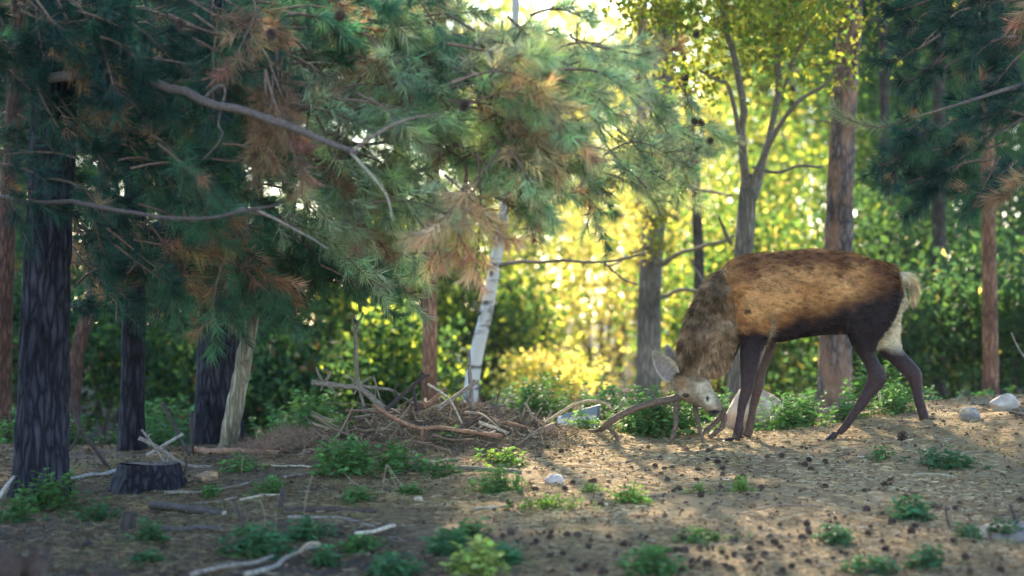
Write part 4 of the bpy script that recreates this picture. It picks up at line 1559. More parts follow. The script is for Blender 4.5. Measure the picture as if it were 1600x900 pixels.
for (px, d, w, h, n) in [(850, 31, 2.6, 2.2, 3000), (930, 34, 3.0, 3.4, 3600), (1060, 32, 2.6, 3.2, 3200), (800, 37, 3.4, 3.8, 3600), (960, 40, 3.6, 5.2, 4200), (1090, 38, 3.4, 5.0, 3800), (870, 45, 4.2, 6.0, 4400), (1010, 47, 4.4, 6.4, 4400)]:
    s_ += 1
    shrub('yellow_shrub', px, d, w, h, int(n * .62), .10, YP, [2.2, 1.1, .15], SL[s_ - 401], s_, GY)
shrub('yellow_shrub', 872, 25, 1.5, .75, 1500, .07, [YELLOW, YGREEN], [1.6, .5], 'low bright yellow bush just behind the arched twig', 499)
for (px, d, w, h, n) in [(1120, 27, 2.2, 2.6, 3000), (1230, 26, 2.2, 2.0, 3000), (1235, 31, 3.0, 3.8, 3600), (1180, 36, 3.4, 5.2, 3600), (1300, 34, 3.2, 4.6, 3600)]:
    s_ += 1
    shrub('green_shrub', px, d, w, h, n, .095, [YGREEN * .75, MIDGREEN, YELLOW * .8], [.6, 1.6, .15], SL[s_ - 401], s_, 'shrubs behind the stag')
for (px, d, w, h, n) in [(1370, 23, 1.7, 1.5, 2400), (1420, 26, 2.4, 2.6, 3200), (1520, 24, 2.2, 2.0, 3000), (1600, 23, 2.0, 2.0, 2600), (1480, 30, 3.2, 4.2, 3800), (1590, 29, 3.2, 4.4, 3800), (1400, 33, 3.4, 5.0, 3800), (1530, 36, 3.8, 6.2, 4200), (1660, 33, 3.6, 5.4, 3400)]:
    s_ += 1
    shrub('green_shrub', px, d, w, h, n, .095, [DEEPGREEN, MIDGREEN * .7, YELLOW * .7], [1.5, .8, .05], SL[s_ - 401], s_, 'shady shrubs beyond the rump')
for (px, d, w, h, n) in [(590, 23, 1.5, 1.2, 2200), (640, 27, 2.2, 2.6, 3000), (540, 26, 2.2, 2.4, 3000), (760, 27, 1.9, 1.6, 2600), (700, 31, 3.0, 3.6, 3600), (580, 33, 3.2, 4.4, 3800), (740, 40, 3.8, 5.4, 3800), (640, 42, 4.0, 6.4, 3800)]:
    s_ += 1
    shrub('green_shrub', px, d, w, h, n, .095, [MIDGREEN, DEEPGREEN, YGREEN], [1.2, .8, .6], SL[s_ - 401], s_, 'shrubs behind the brush heap')
for (px, d, w, h, n) in [(420, 22, 1.6, 1.3, 2200), (300, 23, 1.8, 1.5, 2400), (150, 22, 1.9, 1.5, 2400), (20, 22, 1.9, 1.6, 2400), (470, 27, 2.4, 2.8, 3000), (350, 28, 2.6, 3.2, 3200), (220, 27, 2.6, 3.0, 3200), (80, 27, 2.6, 3.0, 3200), (-40, 28, 2.6, 3.4, 2600), (430, 34, 3.4, 5.0, 3600), (260, 35, 3.6, 5.4, 3600), (100, 35, 3.6, 5.4, 3600)]:
    s_ += 1
    shrub('dark_shrub', px, d, w, h, n, .095, [DEEPGREEN, MIDGREEN, np.array([.17, .10, .05])], [1.4, .6, .08], SL[s_ - 401], s_, 'dark shrubs among the pines')
# tall wood closing the view to both sides of the gap
TL = ['tall dark tree of the far wood behind the furrowed pine', 'tall dark tree of the far wood behind the slim pine', 'tall dark tree of the far wood behind the thin pale trunk', 'tall green tree of the far wood behind the red trunk', "tall yellow green tree of the far wood behind the stag's back", "tall dark tree of the far wood above the stag's rump", 'tall dark tree of the far wood behind the slender reddish trunk', 'tall dark tree closing the wood beyond the rocks',
      'dark leafy tree right behind the grey and orange pine trunk', 'dark leafy tree between the two dark trunks beyond the rump', 'dark leafy tree behind the blue green bough', 'green leafy tree in the distance above the stag\'s shoulders']
n_far = 0
for (px, d, h, r, n, pal, wt) in [(60, 44, 13, 3.4, 5200, [DEEPGREEN, MIDGREEN], [1, .6]), (260, 47, 14, 3.6, 5400, [DEEPGREEN, MIDGREEN], [1, .7]), (450, 44, 13, 3.2, 5200, [DEEPGREEN, MIDGREEN], [1, 1]),
                                  (620, 50, 14, 3.4, 5200, [MIDGREEN, YGREEN], [1, .6]), (1230, 46, 13, 3.0, 7500, [MIDGREEN, YGREEN], [1, .8]), (1370, 43, 14, 3.4, 5400, [DEEPGREEN, MIDGREEN], [1, 1]),
                                  (1520, 45, 14, 3.6, 5400, [DEEPGREEN, MIDGREEN], [1, .6]), (1680, 42, 13, 3.4, 5200, [DEEPGREEN, MIDGREEN], [1, .6]), (1310, 37, 12, 2.8, 3600, [DEEPGREEN, MIDGREEN], [1, .8]), (1450, 38, 13, 3.0, 3600, [DEEPGREEN, MIDGREEN], [1, .5]), (1600, 37, 13, 3.0, 3600, [DEEPGREEN, MIDGREEN], [1, .5]), (1190, 52, 14, 3.2, 6000, [MIDGREEN, DEEPGREEN], [1, .5]), (-60, 33, 12, 3.0, 5000, [DEEPGREEN, MIDGREEN], [1, .5]), (160, 39, 13, 3.2, 5000, [DEEPGREEN, MIDGREEN], [1, .5]), (30, 52, 15, 3.6, 6000, [DEEPGREEN, MIDGREEN], [1, .5]), (-20, 58, 15, 3.6, 6000, [DEEPGREEN, MIDGREEN], [1, .5]), (350, 56, 15, 3.8, 6000, [DEEPGREEN, MIDGREEN], [1, .5]), (-230, 30, 12, 3.2, 5000, [DEEPGREEN, MIDGREEN], [1, .5]), (-120, 40, 13, 3.4, 5000, [DEEPGREEN, MIDGREEN], [1, .6])]:
    s_ += 1
    n_far += 1
    broadleaf('broadleaf_tree', [(px, 640, 26), (px + 4, 300, 22), (px + 2, 0, 18)], d, min(h * .9, 13), M_BARK_DARK, TL[n_far - 1] if n_far <= len(TL) else 'dark leafy tree of the far wood on the shaded pine side', s_, (h * .56, r, r, h * .38), int(n * (1.9 if px < 500 else 2.4 if px > 1300 else 1.1)), .17, pal, wt, 'tall trees of the far wood', clumps=24, steps=30, tight=.33, ridge=0)
for (px, d, h, r, n) in [(790, 62, 13, 3.4, 5200), (900, 68, 13, 3.8, 5200), (1020, 66, 13, 3.6, 5200), (1130, 62, 14, 3.4, 6000), (1215, 64, 14.5, 3.8, 8500), (1310, 60, 14.5, 3.6, 8500), (1410, 62, 14.5, 3.8, 8500), (1530, 60, 14.5, 3.8, 8500)]:
    s_ += 1
    broadleaf('broadleaf_tree', [(px, 600, 16), (px + 3, 380, 14), (px + 2, 200, 12)], d, h * .9, M_BARK_GREY, 'hazy yellow green tree far off in the sunny gap' if px < 1200 else 'far off green tree closing the gaps behind the stag', s_, (h * .5, r, r, h * .44), n, .2, [YELLOW, YGREEN, MIDGREEN], [1.6, .8, .1] if px < 1200 else [.05, .3, 1.5], 'far trees in the sunny gap' if px < 1200 else 'far trees behind the stag', clumps=22, steps=24, tight=.34, ridge=0)


def shade_pine(x, y, h, z0, reach, n, seed, label):
    """unseen pine added outside the view to block skylight and darken the edges"""
    rng = np.random.default_rng(seed)
    g = float(ground_z(x, y))
    root = empty('pine_tree', (x, y, g))
    tag(root, label, 'tree', 'unseen pines added for shade')
    mb = MB()
    trunk_mesh(mb, np.array([[x, y, g - .1], [x + .05, y, g + h * .4], [x + .1, y, g + h]]), [.19, .13, .03], 20, 40, .01, (6, 1.2), .2, seed)
    mb.build('trunk', M_BARK_OLD, root)
    nb, tb = MB(), MB()
    high_crown(nb, tb, np.array([x, y, g]), np.array([x + .1, y, g + h]), z0, h - .3, reach, n, rng, GREEN_NEEDLE * .8, .26)
    nb.build('crown', M_NEEDLE, root, False, 'stuff')
    tb.build('limb', M_TWIG, root, True, 'stuff')


for k, (x, y, h, z0, rc, n) in enumerate([(-6.2, 8.0, 12, 3.0, 3.0, 120), (-5.4, 3.0, 13, 3.2, 3.0, 120), (-8.0, 5.0, 12, 1.2, 3.2, 120), (-7.4, 12.5, 13, 2.6, 3.0, 110), (-8.6, -1.0, 12, 1.2, 3.2, 110),
                                          (6.6, 8.2, 12, 3.0, 3.0, 120), (6.0, 2.5, 12, 3.2, 3.0, 110), (8.4, 12.5, 13, 2.8, 3.2, 110), (8.6, 5.5, 13, 1.4, 3.2, 110)]):  # added out of view, crowns blocking skylight at both sides
    shade_pine(x, y, h, z0, rc, n, 700 + k, 'unseen tall pine added to shade the edge of the clearing')
# ------------------------------------------------------------------ herbs
def leaf6(mb, base, direc, nor, L, W, col):
    """ovate leaf folded along its midrib: two quads and a pointed tip"""
    d = unit(direc)
    s = unit(np.cross(d, nor))
    n_ = np.cross(s, d)
    L = L[:, None]
    W = W[:, None]
    p0 = base
    m1 = base + d * L * 0.5 - n_ * L * 0.02
    tip = base + d * L - n_ * L * 0.16
    l1 = base + d * L * 0.30 + s * W * 0.5 + n_ * W * 0.16
    r1 = base + d * L * 0.30 - s * W * 0.5 + n_ * W * 0.16
    l2 = base + d * L * 0.68 + s * W * 0.36 + n_ * W * 0.06
    r2 = base + d * L * 0.68 - s * W * 0.36 + n_ * W * 0.06
    V = np.stack([p0, m1, tip, l1, r1, l2, r2], 1).reshape(-1, 3)
    k = np.arange(len(base))[:, None] * 7
    F = np.concatenate([k + np.array([[0, 4, 1, 3]]), k + np.array([[1, 4, 6, 2]]), k + np.array([[3, 1, 2, 5]])], 0)
    mb.add(V, F, np.repeat(col, 7, axis=0))


NETTLE = np.array([0.075, 0.17, 0.055])
BRIGHT = np.array([0.15, 0.26, 0.055])
PALEY = np.array([0.26, 0.32, 0.085])
TEAL = np.array([0.05, 0.125, 0.058])
weed_no = 0


def weed(px, py, wpx, hpx, col, label, d=None, leaf=0.05, dens=1.0, group=None, name='weed_plant'):
    global weed_no
    weed_no += 1
    rng = np.random.default_rng(900 + weed_no)
    b = G(px, d) if d else ground_hit(px, py)
    s = b[1] / F_PX
    W, H = wpx * s, hpx * s
    root = empty(name, b)
    tag(root, label, 'plant', group)
    nst = max(4, int(wpx * dens * 0.42))
    mb, sb = MB(), MB()
    for k in range(nst):
        a, r = rng.random() * 6.28, math.sqrt(rng.random()) * (1.0 if rng.random() < .8 else 1.55) * (.75 + .35 * math.sin(3 * k + weed_no))
        x = b[0] + math.cos(a) * r * W * .5
        y = b[1] + math.sin(a) * r * min(W * .5, 0.28)
        z = float(ground_z(x, y))
        hh = H * (0.45 + 0.6 * rng.random()) * max(.3, 1 - 0.45 * r * r)
        top = np.array([x + rng.normal() * hh * .22, y + rng.normal() * hh * .22, z + hh])
        bot = np.array([x, y, z - .01])
        add_tube(sb, catmull([bot, (bot + top) / 2 + rng.normal(size=3) * .008, top], 5), [.0028, .0016, .0016, .0014, .001], 4, 0, (0.10, 0.13, 0.05), False)
        m = max(3, int(hh / 0.028))
        t = np.repeat(np.linspace(0.25, 1.0, m), 2)
        nn = len(t)
        base = bot + (top - bot) * t[:, None]
        an = np.tile([0, np.pi], m) + np.repeat(np.arange(m) * 1.57, 2) + rng.random() * 6
        dv = np.stack([np.cos(an), np.sin(an), 0.35 - 0.5 * (1 - t) + rng.normal(size=nn) * .25], -1)
        up = np.tile([0, 0, 1.0], (nn, 1)) + rng.normal(size=(nn, 3)) * .35
        L = leaf * (0.6 + 0.6 * rng.random(nn)) * (1.15 - 0.45 * t)
        c = vary(col, nn, .35, rng, .14) * (0.85 + 0.35 * t[:, None])
        leaf6(mb, base, dv, up, L, L * .66, c)
    mb.build('leaves', M_HERB, root, False, 'stuff')
    sb.build('stem', M_HERB, root, True, 'stuff')
    return root


weed(1030, 702, 170, 72, NETTLE, 'dense green nettle clump in front of the stag\'s antlers', 15.25, .055, 1.5)
weed(985, 698, 70, 40, NETTLE * 1.2, 'smaller nettle clump behind the antler\'s forked tip', 15.4, .05, 1.3)
weed(905, 696, 80, 30, BRIGHT * 1.2, 'bright yellow green herbs at the foot of the pale sheet', 15.6, .045, 1.1)
weed(1240, 680, 110, 62, NETTLE * 1.3, 'fresh green nettles beside the boulder under the stag\'s belly', 15.75, .055, 1.4)
weed(1325, 675, 70, 40, NETTLE * 1.2, 'nettles behind the stag\'s forward hind hoof', 15.9, .05, 1.2)
weed(1400, 668, 100, 48, NETTLE * 1.15, 'feathery green plants between the stag\'s hind legs', 15.8, .045, 1.5)
weed(545, 742, 120, 62, NETTLE * 1.1, 'broad patch of green nettles before the stubby dead pine top', None, .055, 1.3)
weed(620, 738, 90, 48, NETTLE, 'nettles growing at the base of the brush heap', None, .055, 1.2)
weed(535, 672, 40, 38, NETTLE * 1.2, 'thin upright herbs beneath the upright whorled stem', 14.9, .05, .7)
weed(700, 690, 60, 26, NETTLE, 'few green leaves pushing through the middle of the heap', 14.5, .045, .6)
weed(690, 745, 60, 30, NETTLE, 'small leafy herbs between heap and fallen pole', None, .045, 1)
weed(786, 724, 90, 24, BRIGHT, 'yellow green herbs along the fallen pole on the ground', None, .045, 1.1)
weed(775, 770, 88, 42, NETTLE * .95, 'ferny tuft of green before the fallen pole', None, .038, 1.8)
weed(860, 796, 120, 22, BRIGHT * .8, 'low spreading grey green herbs below the white stone', None, .035, 1.1)
weed(925, 770, 40, 14, BRIGHT, 'tiny green seedlings on the bare ground', None, .035, 1, 'seedlings on the bare ground')
weed(982, 786, 66, 30, BRIGHT * 1.1, 'bright green leafy tuft alone on the sandy ground', None, .042, 1.2)
weed(1156, 768, 36, 24, BRIGHT, 'small bright green sprig on the sandy slope below the stag', None, .04, 1.2)
weed(1095, 770, 30, 14, BRIGHT, 'tiny green seedlings on the bare ground', None, .035, 1, 'seedlings on the bare ground')
weed(1377, 718, 40, 22, NETTLE * 1.1, 'little green plant just in front of the stag\'s hind hoof', None, .042, 1.2)
weed(1474, 732, 86, 32, TEAL * 1.1, 'blue green leafy patch on the slope below the rear hoof', None, .052, 1.3)
weed(1424, 812, 66, 38, TEAL * 1.1, 'dark green round leaved plant on the lower slope', None, .06, 1.2)
weed(1306, 850, 52, 30, TEAL * 1.1, 'small dark green tuft among the fallen cones', None, .045, 1.2)
weed(1095, 845, 110, 18, NETTLE * .8, 'thin straggling herbs among the cones', None, .035, .9)
weed(1022, 898, 96, 42, NETTLE, 'leafy green clump at the near end of the cone strewn ground', None, .05, 1.3)
weed(1358, 894, 84, 26, TEAL, 'flat dark green patch on the near slope', None, .045, 1.2)
weed(1455, 886, 66, 34, TEAL * .9, 'dark green tuft near the low grey mound', None, .05, 1.2)
weed(1510, 842, 40, 24, TEAL, 'blue green sprigs at the foot of the grey mound', None, .045, 1.1)
weed(1570, 838, 60, 24, TEAL * .9, 'dark leafy sprigs beside the bare upright twig', None, .045, 1.1)
weed(745, 892, 88, 46, PALEY, 'yellowing leafy plant with pale crinkled leaves', None, .06, 1.3)
weed(700, 862, 70, 34, TEAL * 1.2, 'blue green plant beside the yellowing one', None, .06, 1.2)
weed(735, 838, 60, 26, NETTLE * .9, 'green tuft behind the yellowing plant', None, .045, 1.2)
weed(790, 880, 40, 30, TEAL * 1.3, 'broad blue green leaves to one side of the yellowing plant', None, .07, .9)
weed(610, 900, 90, 34, TEAL, 'dark green leaves by the ends of the bent dead branches', None, .06, 1.2)
weed(560, 862, 80, 26, NETTLE * .8, 'low green herbs around the short pale bent stick', None, .05, 1.1)
weed(405, 868, 110, 46, TEAL, 'dark green leafy patch behind the bent dead branches', None, .06, 1.2)
weed(480, 842, 80, 32, TEAL * 1.1, 'dark herbs along the dark fallen pole', None, .055, 1.1)
weed(505, 884, 50, 30, TEAL * 1.2, 'single bushy herb inside the fork of the dead branches', None, .055, 1.2)
weed(420, 770, 60, 22, NETTLE, 'feathery green patch near the dark upright stub', None, .04, 1.4)
weed(372, 736, 60, 26, NETTLE * 1.1, 'green leaves at the foot of the leaning bare pole', None, .05, 1.1)
weed(330, 776, 30, 16, NETTLE, 'small green sprig by the pale lying stick', None, .045, 1.2)
weed(80, 800, 110, 62, NETTLE * .8, 'tall nettles at the foot of the broad furrowed trunk', 12.6, .055, 1.1)
weed(235, 846, 50, 34, TEAL * .9, 'dark tuft beside the dark short log', None, .05, 1.2)
weed(25, 815, 60, 40, NETTLE * .7, 'shaded herbs beyond the lying young deer', None, .05, 1)
weed(150, 812, 60, 26, TEAL * .8, 'shaded low herbs between trunk and small broken stump', None, .05, 1)
weed(230, 880, 60, 16, TEAL * .8, 'flat dark herbs on the shaded needle floor', None, .045, 1)
weed(640, 775, 50, 18, NETTLE * .9, 'low herb by the small pale chip of wood', None, .045, 1)
weed(560, 780, 60, 18, NETTLE * .9, 'low herbs among the dry straw stalks', None, .045, 1)
rng = np.random.default_rng(71)
for k in range(20):
    d = rng.uniform(17.0, 19.8)
    px = rng.uniform(-40, 1640)
    weed(px, 0, rng.uniform(90, 150), rng.uniform(60, 100), [NETTLE * .8, NETTLE, TEAL][k % 3], 'undergrowth herb on the far side of the mound', d, .07, .55, 'undergrowth behind the mound', 'undergrowth')

# ------------------------------------------------------------------ dead wood
GREYB = (0.20, 0.165, 0.14)
BROWNB = (0.15, 0.095, 0.07)
DARKB = (0.055, 0.042, 0.042)
PALEB = (0.40, 0.33, 0.25)
REDB = (0.24, 0.13, 0.085)


def dtube(mb, path, d, w0, w1, col, n=14, end_col=None, sides=8):
    pts = catmull([P(q[0], q[1], q[2] if len(q) > 2 else d) for q in path], n)
    s = d / F_PX / 2 * 1.2
    add_tube(mb, pts, np.linspace(w0 * s, w1 * s, n), sides, .2, col, True, int(path[0][0]), end_col)


def stick(label, path, d, w0, w1, col, subs=(), name='dead_branch', group=None, end_col=None, part='side_twig'):
    """a stick raised off the ground, traced at distance d"""
    root_mb = MB()
    dtube(root_mb, path, d, w0, w1, col, 18, end_col)
    if not subs:
        o = root_mb.build(name, M_TWIG)
        tag(o, label, 'branch', group)
        return o
    root = empty(name, P(path[0][0], path[0][1], d))
    tag(root, label, 'branch', group)
    root_mb.build('stem', M_TWIG, root)
    for sp, a, b in subs:
        m = MB()
        dtube(m, sp, d, a, b, np.array(col) * .9, 10, end_col, 6)
        m.build(part, M_TWIG, root)
    return root


def ground_stick(label, path, w0, w1, col, name='dead_branch', group=None, end_col=None, lift=0.4, cat='branch'):
    """a stick that lies on the ground"""
    base = np.array([ground_hit(*q) for q in path])
    d = base[:, 1].mean()
    s = d / F_PX / 2
    n = 20
    pts = catmull(base, n)
    w = np.linspace(w0 * s, w1 * s, n)
    pts[:, 2] = np.maximum(pts[:, 2], ground_z(pts[:, 0], pts[:, 1])) * .7 + pts[:, 2] * .3 + w * lift * 2
    pts = pts + (np.stack([vnoise(pts * 6, 1), vnoise(pts * 6, 2), vnoise(pts * 6, 4)], -1) - .5) * 0.02
    m = MB()
    add_tube(m, pts, w, 9, .22, col, True, int(path[0][0]), end_col)
    o = m.build(name, M_TWIG)
    tag(o, label, cat, group)
    return o


E = (0.42, 0.33, 0.22)
stick('dead pine top with whorls of stubs, one stem standing upright from it', [(487, 597), (505, 600), (540, 604), (560, 605), (575, 616), (590, 630), (607, 643)], 14.9, 7, 8.5, GREYB, [
    ([(506, 600), (498, 585), (494, 574)], 5, 3), ([(508, 598), (513, 588), (517, 580)], 5, 4), ([(511, 602), (520, 610), (528, 617)], 4, 2), ([(505, 602), (501, 611)], 3, 2), ([(500, 598), (493, 592)], 3, 2),
    ([(560, 605), (557, 575), (556, 545), (555, 516)], 6.5, 5), ([(555, 517), (551, 503), (549, 491)], 4, 3), ([(556, 517), (562, 502), (568, 488)], 4, 2.5), ([(555, 518), (549, 515)], 3, 2), ([(556, 518), (562, 514)], 3, 2),
    ([(560, 604), (552, 594), (546, 586)], 4.5, 3), ([(562, 602), (570, 595), (580, 589)], 4, 3.5), ([(561, 607), (567, 628), (573, 652)], 5, 3), ([(562, 603), (585, 606), (610, 609), (628, 620), (646, 630)], 5, 2.5), ([(558, 608), (553, 616)], 3, 2)], 'dead_pine_top', None, E, 'stub')
stick('dark branch with a forked tip rising from the heap before the red trunk', [(603, 640), (628, 618), (648, 600), (665, 587)], 14.8, 6, 5, DARKB, [([(664, 588), (658, 580)], 4, 2.5), ([(664, 588), (672, 586)], 4, 3), ([(622, 622), (617, 608), (622, 600)], 3.5, 2)], end_col=E)
stick('short dark stick leaning up the heap beside the red trunk', [(664, 637), (680, 622), (697, 606)], 14.9, 7, 5, REDB, end_col=E)
stick('grey branch slanting up to the thin upright pole', [(684, 640), (712, 620), (738, 601), (743, 594)], 14.7, 7, 5, GREYB, end_col=E)
stick('thin upright pole standing before the birch base', [(738, 640), (736, 612), (734, 585), (732, 547)], 14.9, 6, 5, GREYB, [([(736, 600), (742, 594)], 3, 2), ([(735, 575), (730, 568)], 3, 2)], end_col=E)
stick('pale twig bending across the heap towards its middle', [(668, 600), (686, 611), (704, 626), (722, 662)], 14.6, 3.5, 2.5, PALEB)
stick('short upright stub in the middle of the heap', [(646, 607), (649, 624), (651, 643)], 14.8, 4, 5, DARKB, end_col=E)
stick('hair thin grey twig behind the sloping dead stem', [(584, 590), (590, 610), (596, 632)], 15.0, 2.5, 2, GREYB)
stick('long wavy reddish branch lying across the front of the heap', [(584, 633), (616, 654), (654, 669), (685, 668), (726, 674), (785, 681)], 14.4, 5, 5.5, REDB, [([(660, 669), (659, 690), (658, 712)], 6, 4.5), ([(650, 655), (645, 640)], 3, 2)])
stick('straight twig lying level at the left end of the heap', [(540, 641), (562, 642), (590, 643)], 14.7, 4.5, 3, BROWNB)
stick('dry branch propped on the heap above the cut log', [(748, 660), (770, 668), (795, 677)], 14.6, 5, 4, PALEB)
stick('reddish dry branch reaching from heap to cut log', [(768, 656), (800, 662), (834, 670)], 14.7, 4.5, 3.5, REDB)
stick('thin grey branch low on the front of the heap', [(675, 679), (704, 687), (740, 687)], 14.3, 4, 3, BROWNB)
stick('bowed brown twig arching low before the heap', [(606, 700), (638, 690), (664, 693), (700, 704)], 14.1, 3.5, 3, BROWNB)
stick('thin stick sloping beside the green herbs and pale sheet', [(868, 709), (902, 696), (940, 684)], 14.9, 3.5, 4, GREYB)
stick('long pale twig arching over the pale sheet', [(820, 681), (865, 652), (893, 634), (905, 630), (925, 626), (942, 629), (952, 636), (958, 640)], 15.0, 5, 3.5, (0.38, 0.28, 0.17), [([(897, 632), (901, 627)], 3, 2), ([(898, 633), (898, 640)], 3, 2), ([(954, 637), (959, 641)], 4, 3)], 'arched_twig')
stick('thick cut log with a fresh orange sawn end beside the heap', [(802, 686), (820, 682), (842, 676), (868, 668)], 14.8, 17, 13, (0.27, 0.17, 0.115), name='cut_log', end_col=(0.55, 0.36, 0.2))
# sticks behind the stag
stick('pale stick slanting down to the nettles under the stag', [(1249, 617), (1266, 628), (1282, 641)], 16.3, 4, 3, PALEB)
stick('pale dry branch lying behind the stag\'s forward hind leg', [(1285, 643), (1310, 635), (1332, 630), (1372, 632)], 16.4, 6, 4, PALEB, [([(1330, 630), (1350, 640), (1356, 646)], 4, 3)])
stick('thin upright pale stalk between the stag\'s hind legs', [(1372, 600), (1374, 618), (1377, 636)], 16.4, 4, 4, PALEB)
stick('bare grey twig poking in above the pale rocks', [(1620, 572), (1596, 552), (1580, 520)], 15.6, 4, 2, GREYB)
ground_stick('dark short stick by the rock on the crest', [(1578, 648), (1592, 652), (1612, 656)], 5, 4, DARKB)
# crossed sticks by the stump
stick('dark thin stick leaning back behind the stump', [(253, 629), (276, 672), (296, 712)], 14.6, 5, 4, DARKB)
stick('pale straight stick crossing above the stump', [(229, 712), (257, 695), (286, 678)], 14.2, 4.5, 4, (0.26, 0.235, 0.21))
stick('grey bent stick sloping across the stump top', [(217, 684), (250, 701), (288, 726), (330, 730)], 14.1, 5.5, 5, GREYB)
stick('forked pale branch dropping in front of the stump', [(221, 671), (239, 695), (257, 724), (260, 745), (268, 762)], 13.4, 3.5, 3, (0.20, 0.17, 0.16), [([(258, 728), (264, 712)], 3, 2), ([(230, 683), (236, 678)], 3, 2)])
stick('dark curved twig bowing down beside the stump', [(290, 712), (290, 735), (280, 755), (270, 770)], 13.4, 3.5, 3, DARKB)
stick('short upright dark stick before the thick bluish trunk', [(299, 646), (300, 680), (301, 712)], 15.5, 4.5, 4.5, DARKB)
stick('dark crooked branch leaning between the furrowed and slim trunks', [(112, 620), (126, 669), (150, 704), (172, 735)], 14.5, 7, 5, DARKB, [([(126, 668), (118, 690), (108, 705)], 4, 3)])
stick('pale stick lying against the furrowed trunk\'s foot', [(-10, 790), (10, 760), (22, 744)], 12.6, 6, 4, (0.34, 0.3, 0.29))
ground_stick('long pale stick lying between the furrowed trunk and the stump', [(104, 752), (145, 746), (184, 738)], 7, 6, (0.36, 0.33, 0.31))
ground_stick('reddish log lying at the foot of the leaning pole', [(303, 708), (345, 709), (390, 710), (432, 709)], 11, 8, REDB, 'fallen_log', None, E, cat='log')
ground_stick('dark log with a pale sawn end, knotty, before the stump', [(236, 795), (267, 798), (310, 803), (352, 806)], 13, 11, (0.075, 0.06, 0.055), 'fallen_log', None, (0.34, 0.28, 0.2), cat='log')
ground_stick('smooth dark log lying alone on the shaded needle floor', [(254, 831), (300, 831), (346, 830)], 9, 8, (0.075, 0.062, 0.058), 'fallen_log', None, E, cat='log')
ground_stick('pale stick lying uphill from the knotty dark log', [(259, 774), (330, 769), (360, 762), (393, 755)], 6, 4, GREYB)
ground_stick('pale barkless stick near the dark upright stub', [(376, 784), (409, 777), (442, 775)], 5, 5, PALEB)
ground_stick('short weathered stick beside the barkless one', [(305, 788), (340, 785), (372, 780)], 4, 4, GREYB)
ground_stick('reddish twig lying above the feathery green patch', [(375, 737), (400, 731), (424, 729)], 5, 4, REDB)
ground_stick('pale thin twig beyond the feathery green patch', [(425, 729), (455, 731), (488, 733)], 4, 3, PALEB)
ground_stick('knotted grey stick running towards the nettle patch', [(445, 748), (475, 744), (512, 742)], 5, 4, GREYB)
ground_stick('long dark pole lying on the needles by the upright stub', [(440, 801), (510, 800), (592, 803)], 7, 6, DARKB)
ground_stick('grey pole lying just before the long dark pole', [(448, 812), (530, 813), (588, 825)], 6, 5, GREYB)
ground_stick('short smooth pale bent stick on the ground', [(556, 840), (587, 836), (604, 830), (616, 823)], 7, 6, (0.46, 0.38, 0.29), lift=.6)
ground_stick('long bent dead branch, the one with dark bark', [(296, 903), (338, 893), (367, 888), (404, 882), (428, 873)], 9, 8, GREYB)
ground_stick('long bent dead branch, the one with paler bark', [(385, 903), (419, 893), (448, 877), (472, 864), (503, 857)], 9, 6, (0.26, 0.22, 0.18))
stick('arched twig springing from the paler bent branch', [(467, 864), (482, 850), (500, 851), (516, 866)], 10.75, 5, 5, (0.30, 0.23, 0.16))
ground_stick('thin pale stick past the end of the bent branches', [(493, 876), (535, 869), (578, 866)], 5, 4, GREYB)
ground_stick('long fallen pole lying in front of the heap', [(683, 733), (740, 735), (815, 741)], 7, 6, (0.17, 0.145, 0.11))
ground_stick('grey stick half hidden behind the fallen pole', [(655, 728), (690, 722), (720, 719)], 6, 4, (0.26, 0.22, 0.18))
ground_stick('thin pale twig below the ferny tuft', [(742, 797), (775, 794), (800, 791)], 4, 3, PALEB)
ground_stick('slightly bent twig lying on the cone strewn slope', [(1178, 798), (1230, 794), (1284, 796)], 4.5, 4, (0.2, 0.14, 0.10))
ground_stick('short twig lying on the bare ground before the nettle clump', [(1003, 758), (1030, 760), (1058, 763)], 4, 3, BROWNB)
ground_stick('dry bleached twig on the slope below the blue green patch', [(1425, 744), (1455, 741), (1490, 745)], 3.5, 3, PALEB)
stick('bare thin twig standing on the lower slope', [(1478, 790), (1480, 812), (1490, 842)], 11.4, 3, 3, DARKB)
stick('bare dark twig standing in front of the grey mound', [(1578, 788), (1584, 805), (1592, 826)], 11.4, 4, 4, DARKB)
stick('dark upright stub stuck in the needle floor', [(444, 760), (440, 778), (435, 803)], 12.1, 5, 9, DARKB)
stick('dark thin stalk leaning over the leafy patch', [(366, 783), (378, 812), (396, 850)], 11.6, 4, 4, DARKB)
for k, (a, b_, c_) in enumerate([((604, 724), (600, 748), (597, 768)), ((604, 726), (612, 744), (622, 766)), ((606, 726), (620, 748), (640, 768)), ((538, 740), (561, 759), (596, 771)), ((488, 742), (478, 780), (473, 830)), ((405, 780), (413, 800), (414, 830)), ((430, 800), (431, 818), (430, 834)), ((488, 812), (492, 826), (499, 842)), ((380, 712), (378, 730), (377, 744))]):
    stick('dry pale straw stalk standing among the nettles', [a, b_, c_], ground_hit(*c_)[1], 1.1, 0.7, (0.26, 0.21, 0.14), (), 'straw_stalk', 'dry straw stalks')
rng = np.random.default_rng(55)
for k in range(46):
    px, py = rng.uniform(20, 1590), rng.uniform(705, 890)
    if px < 800 and rng.random() < .3:
        px += 400
    L = rng.uniform(14, 46)
    a = rng.normal() * .35
    ground_stick('thin dry twig lying loose on the forest floor', [(px, py), (px + L * .5 * math.cos(a), py + L * .2 * math.sin(a) + rng.normal()), (px + L * math.cos(a), py + L * .4 * math.sin(a))],
                 2.6, 1.8, [BROWNB, GREYB, PALEB, DARKB][k % 4], 'dry_twig', 'loose dry twigs')

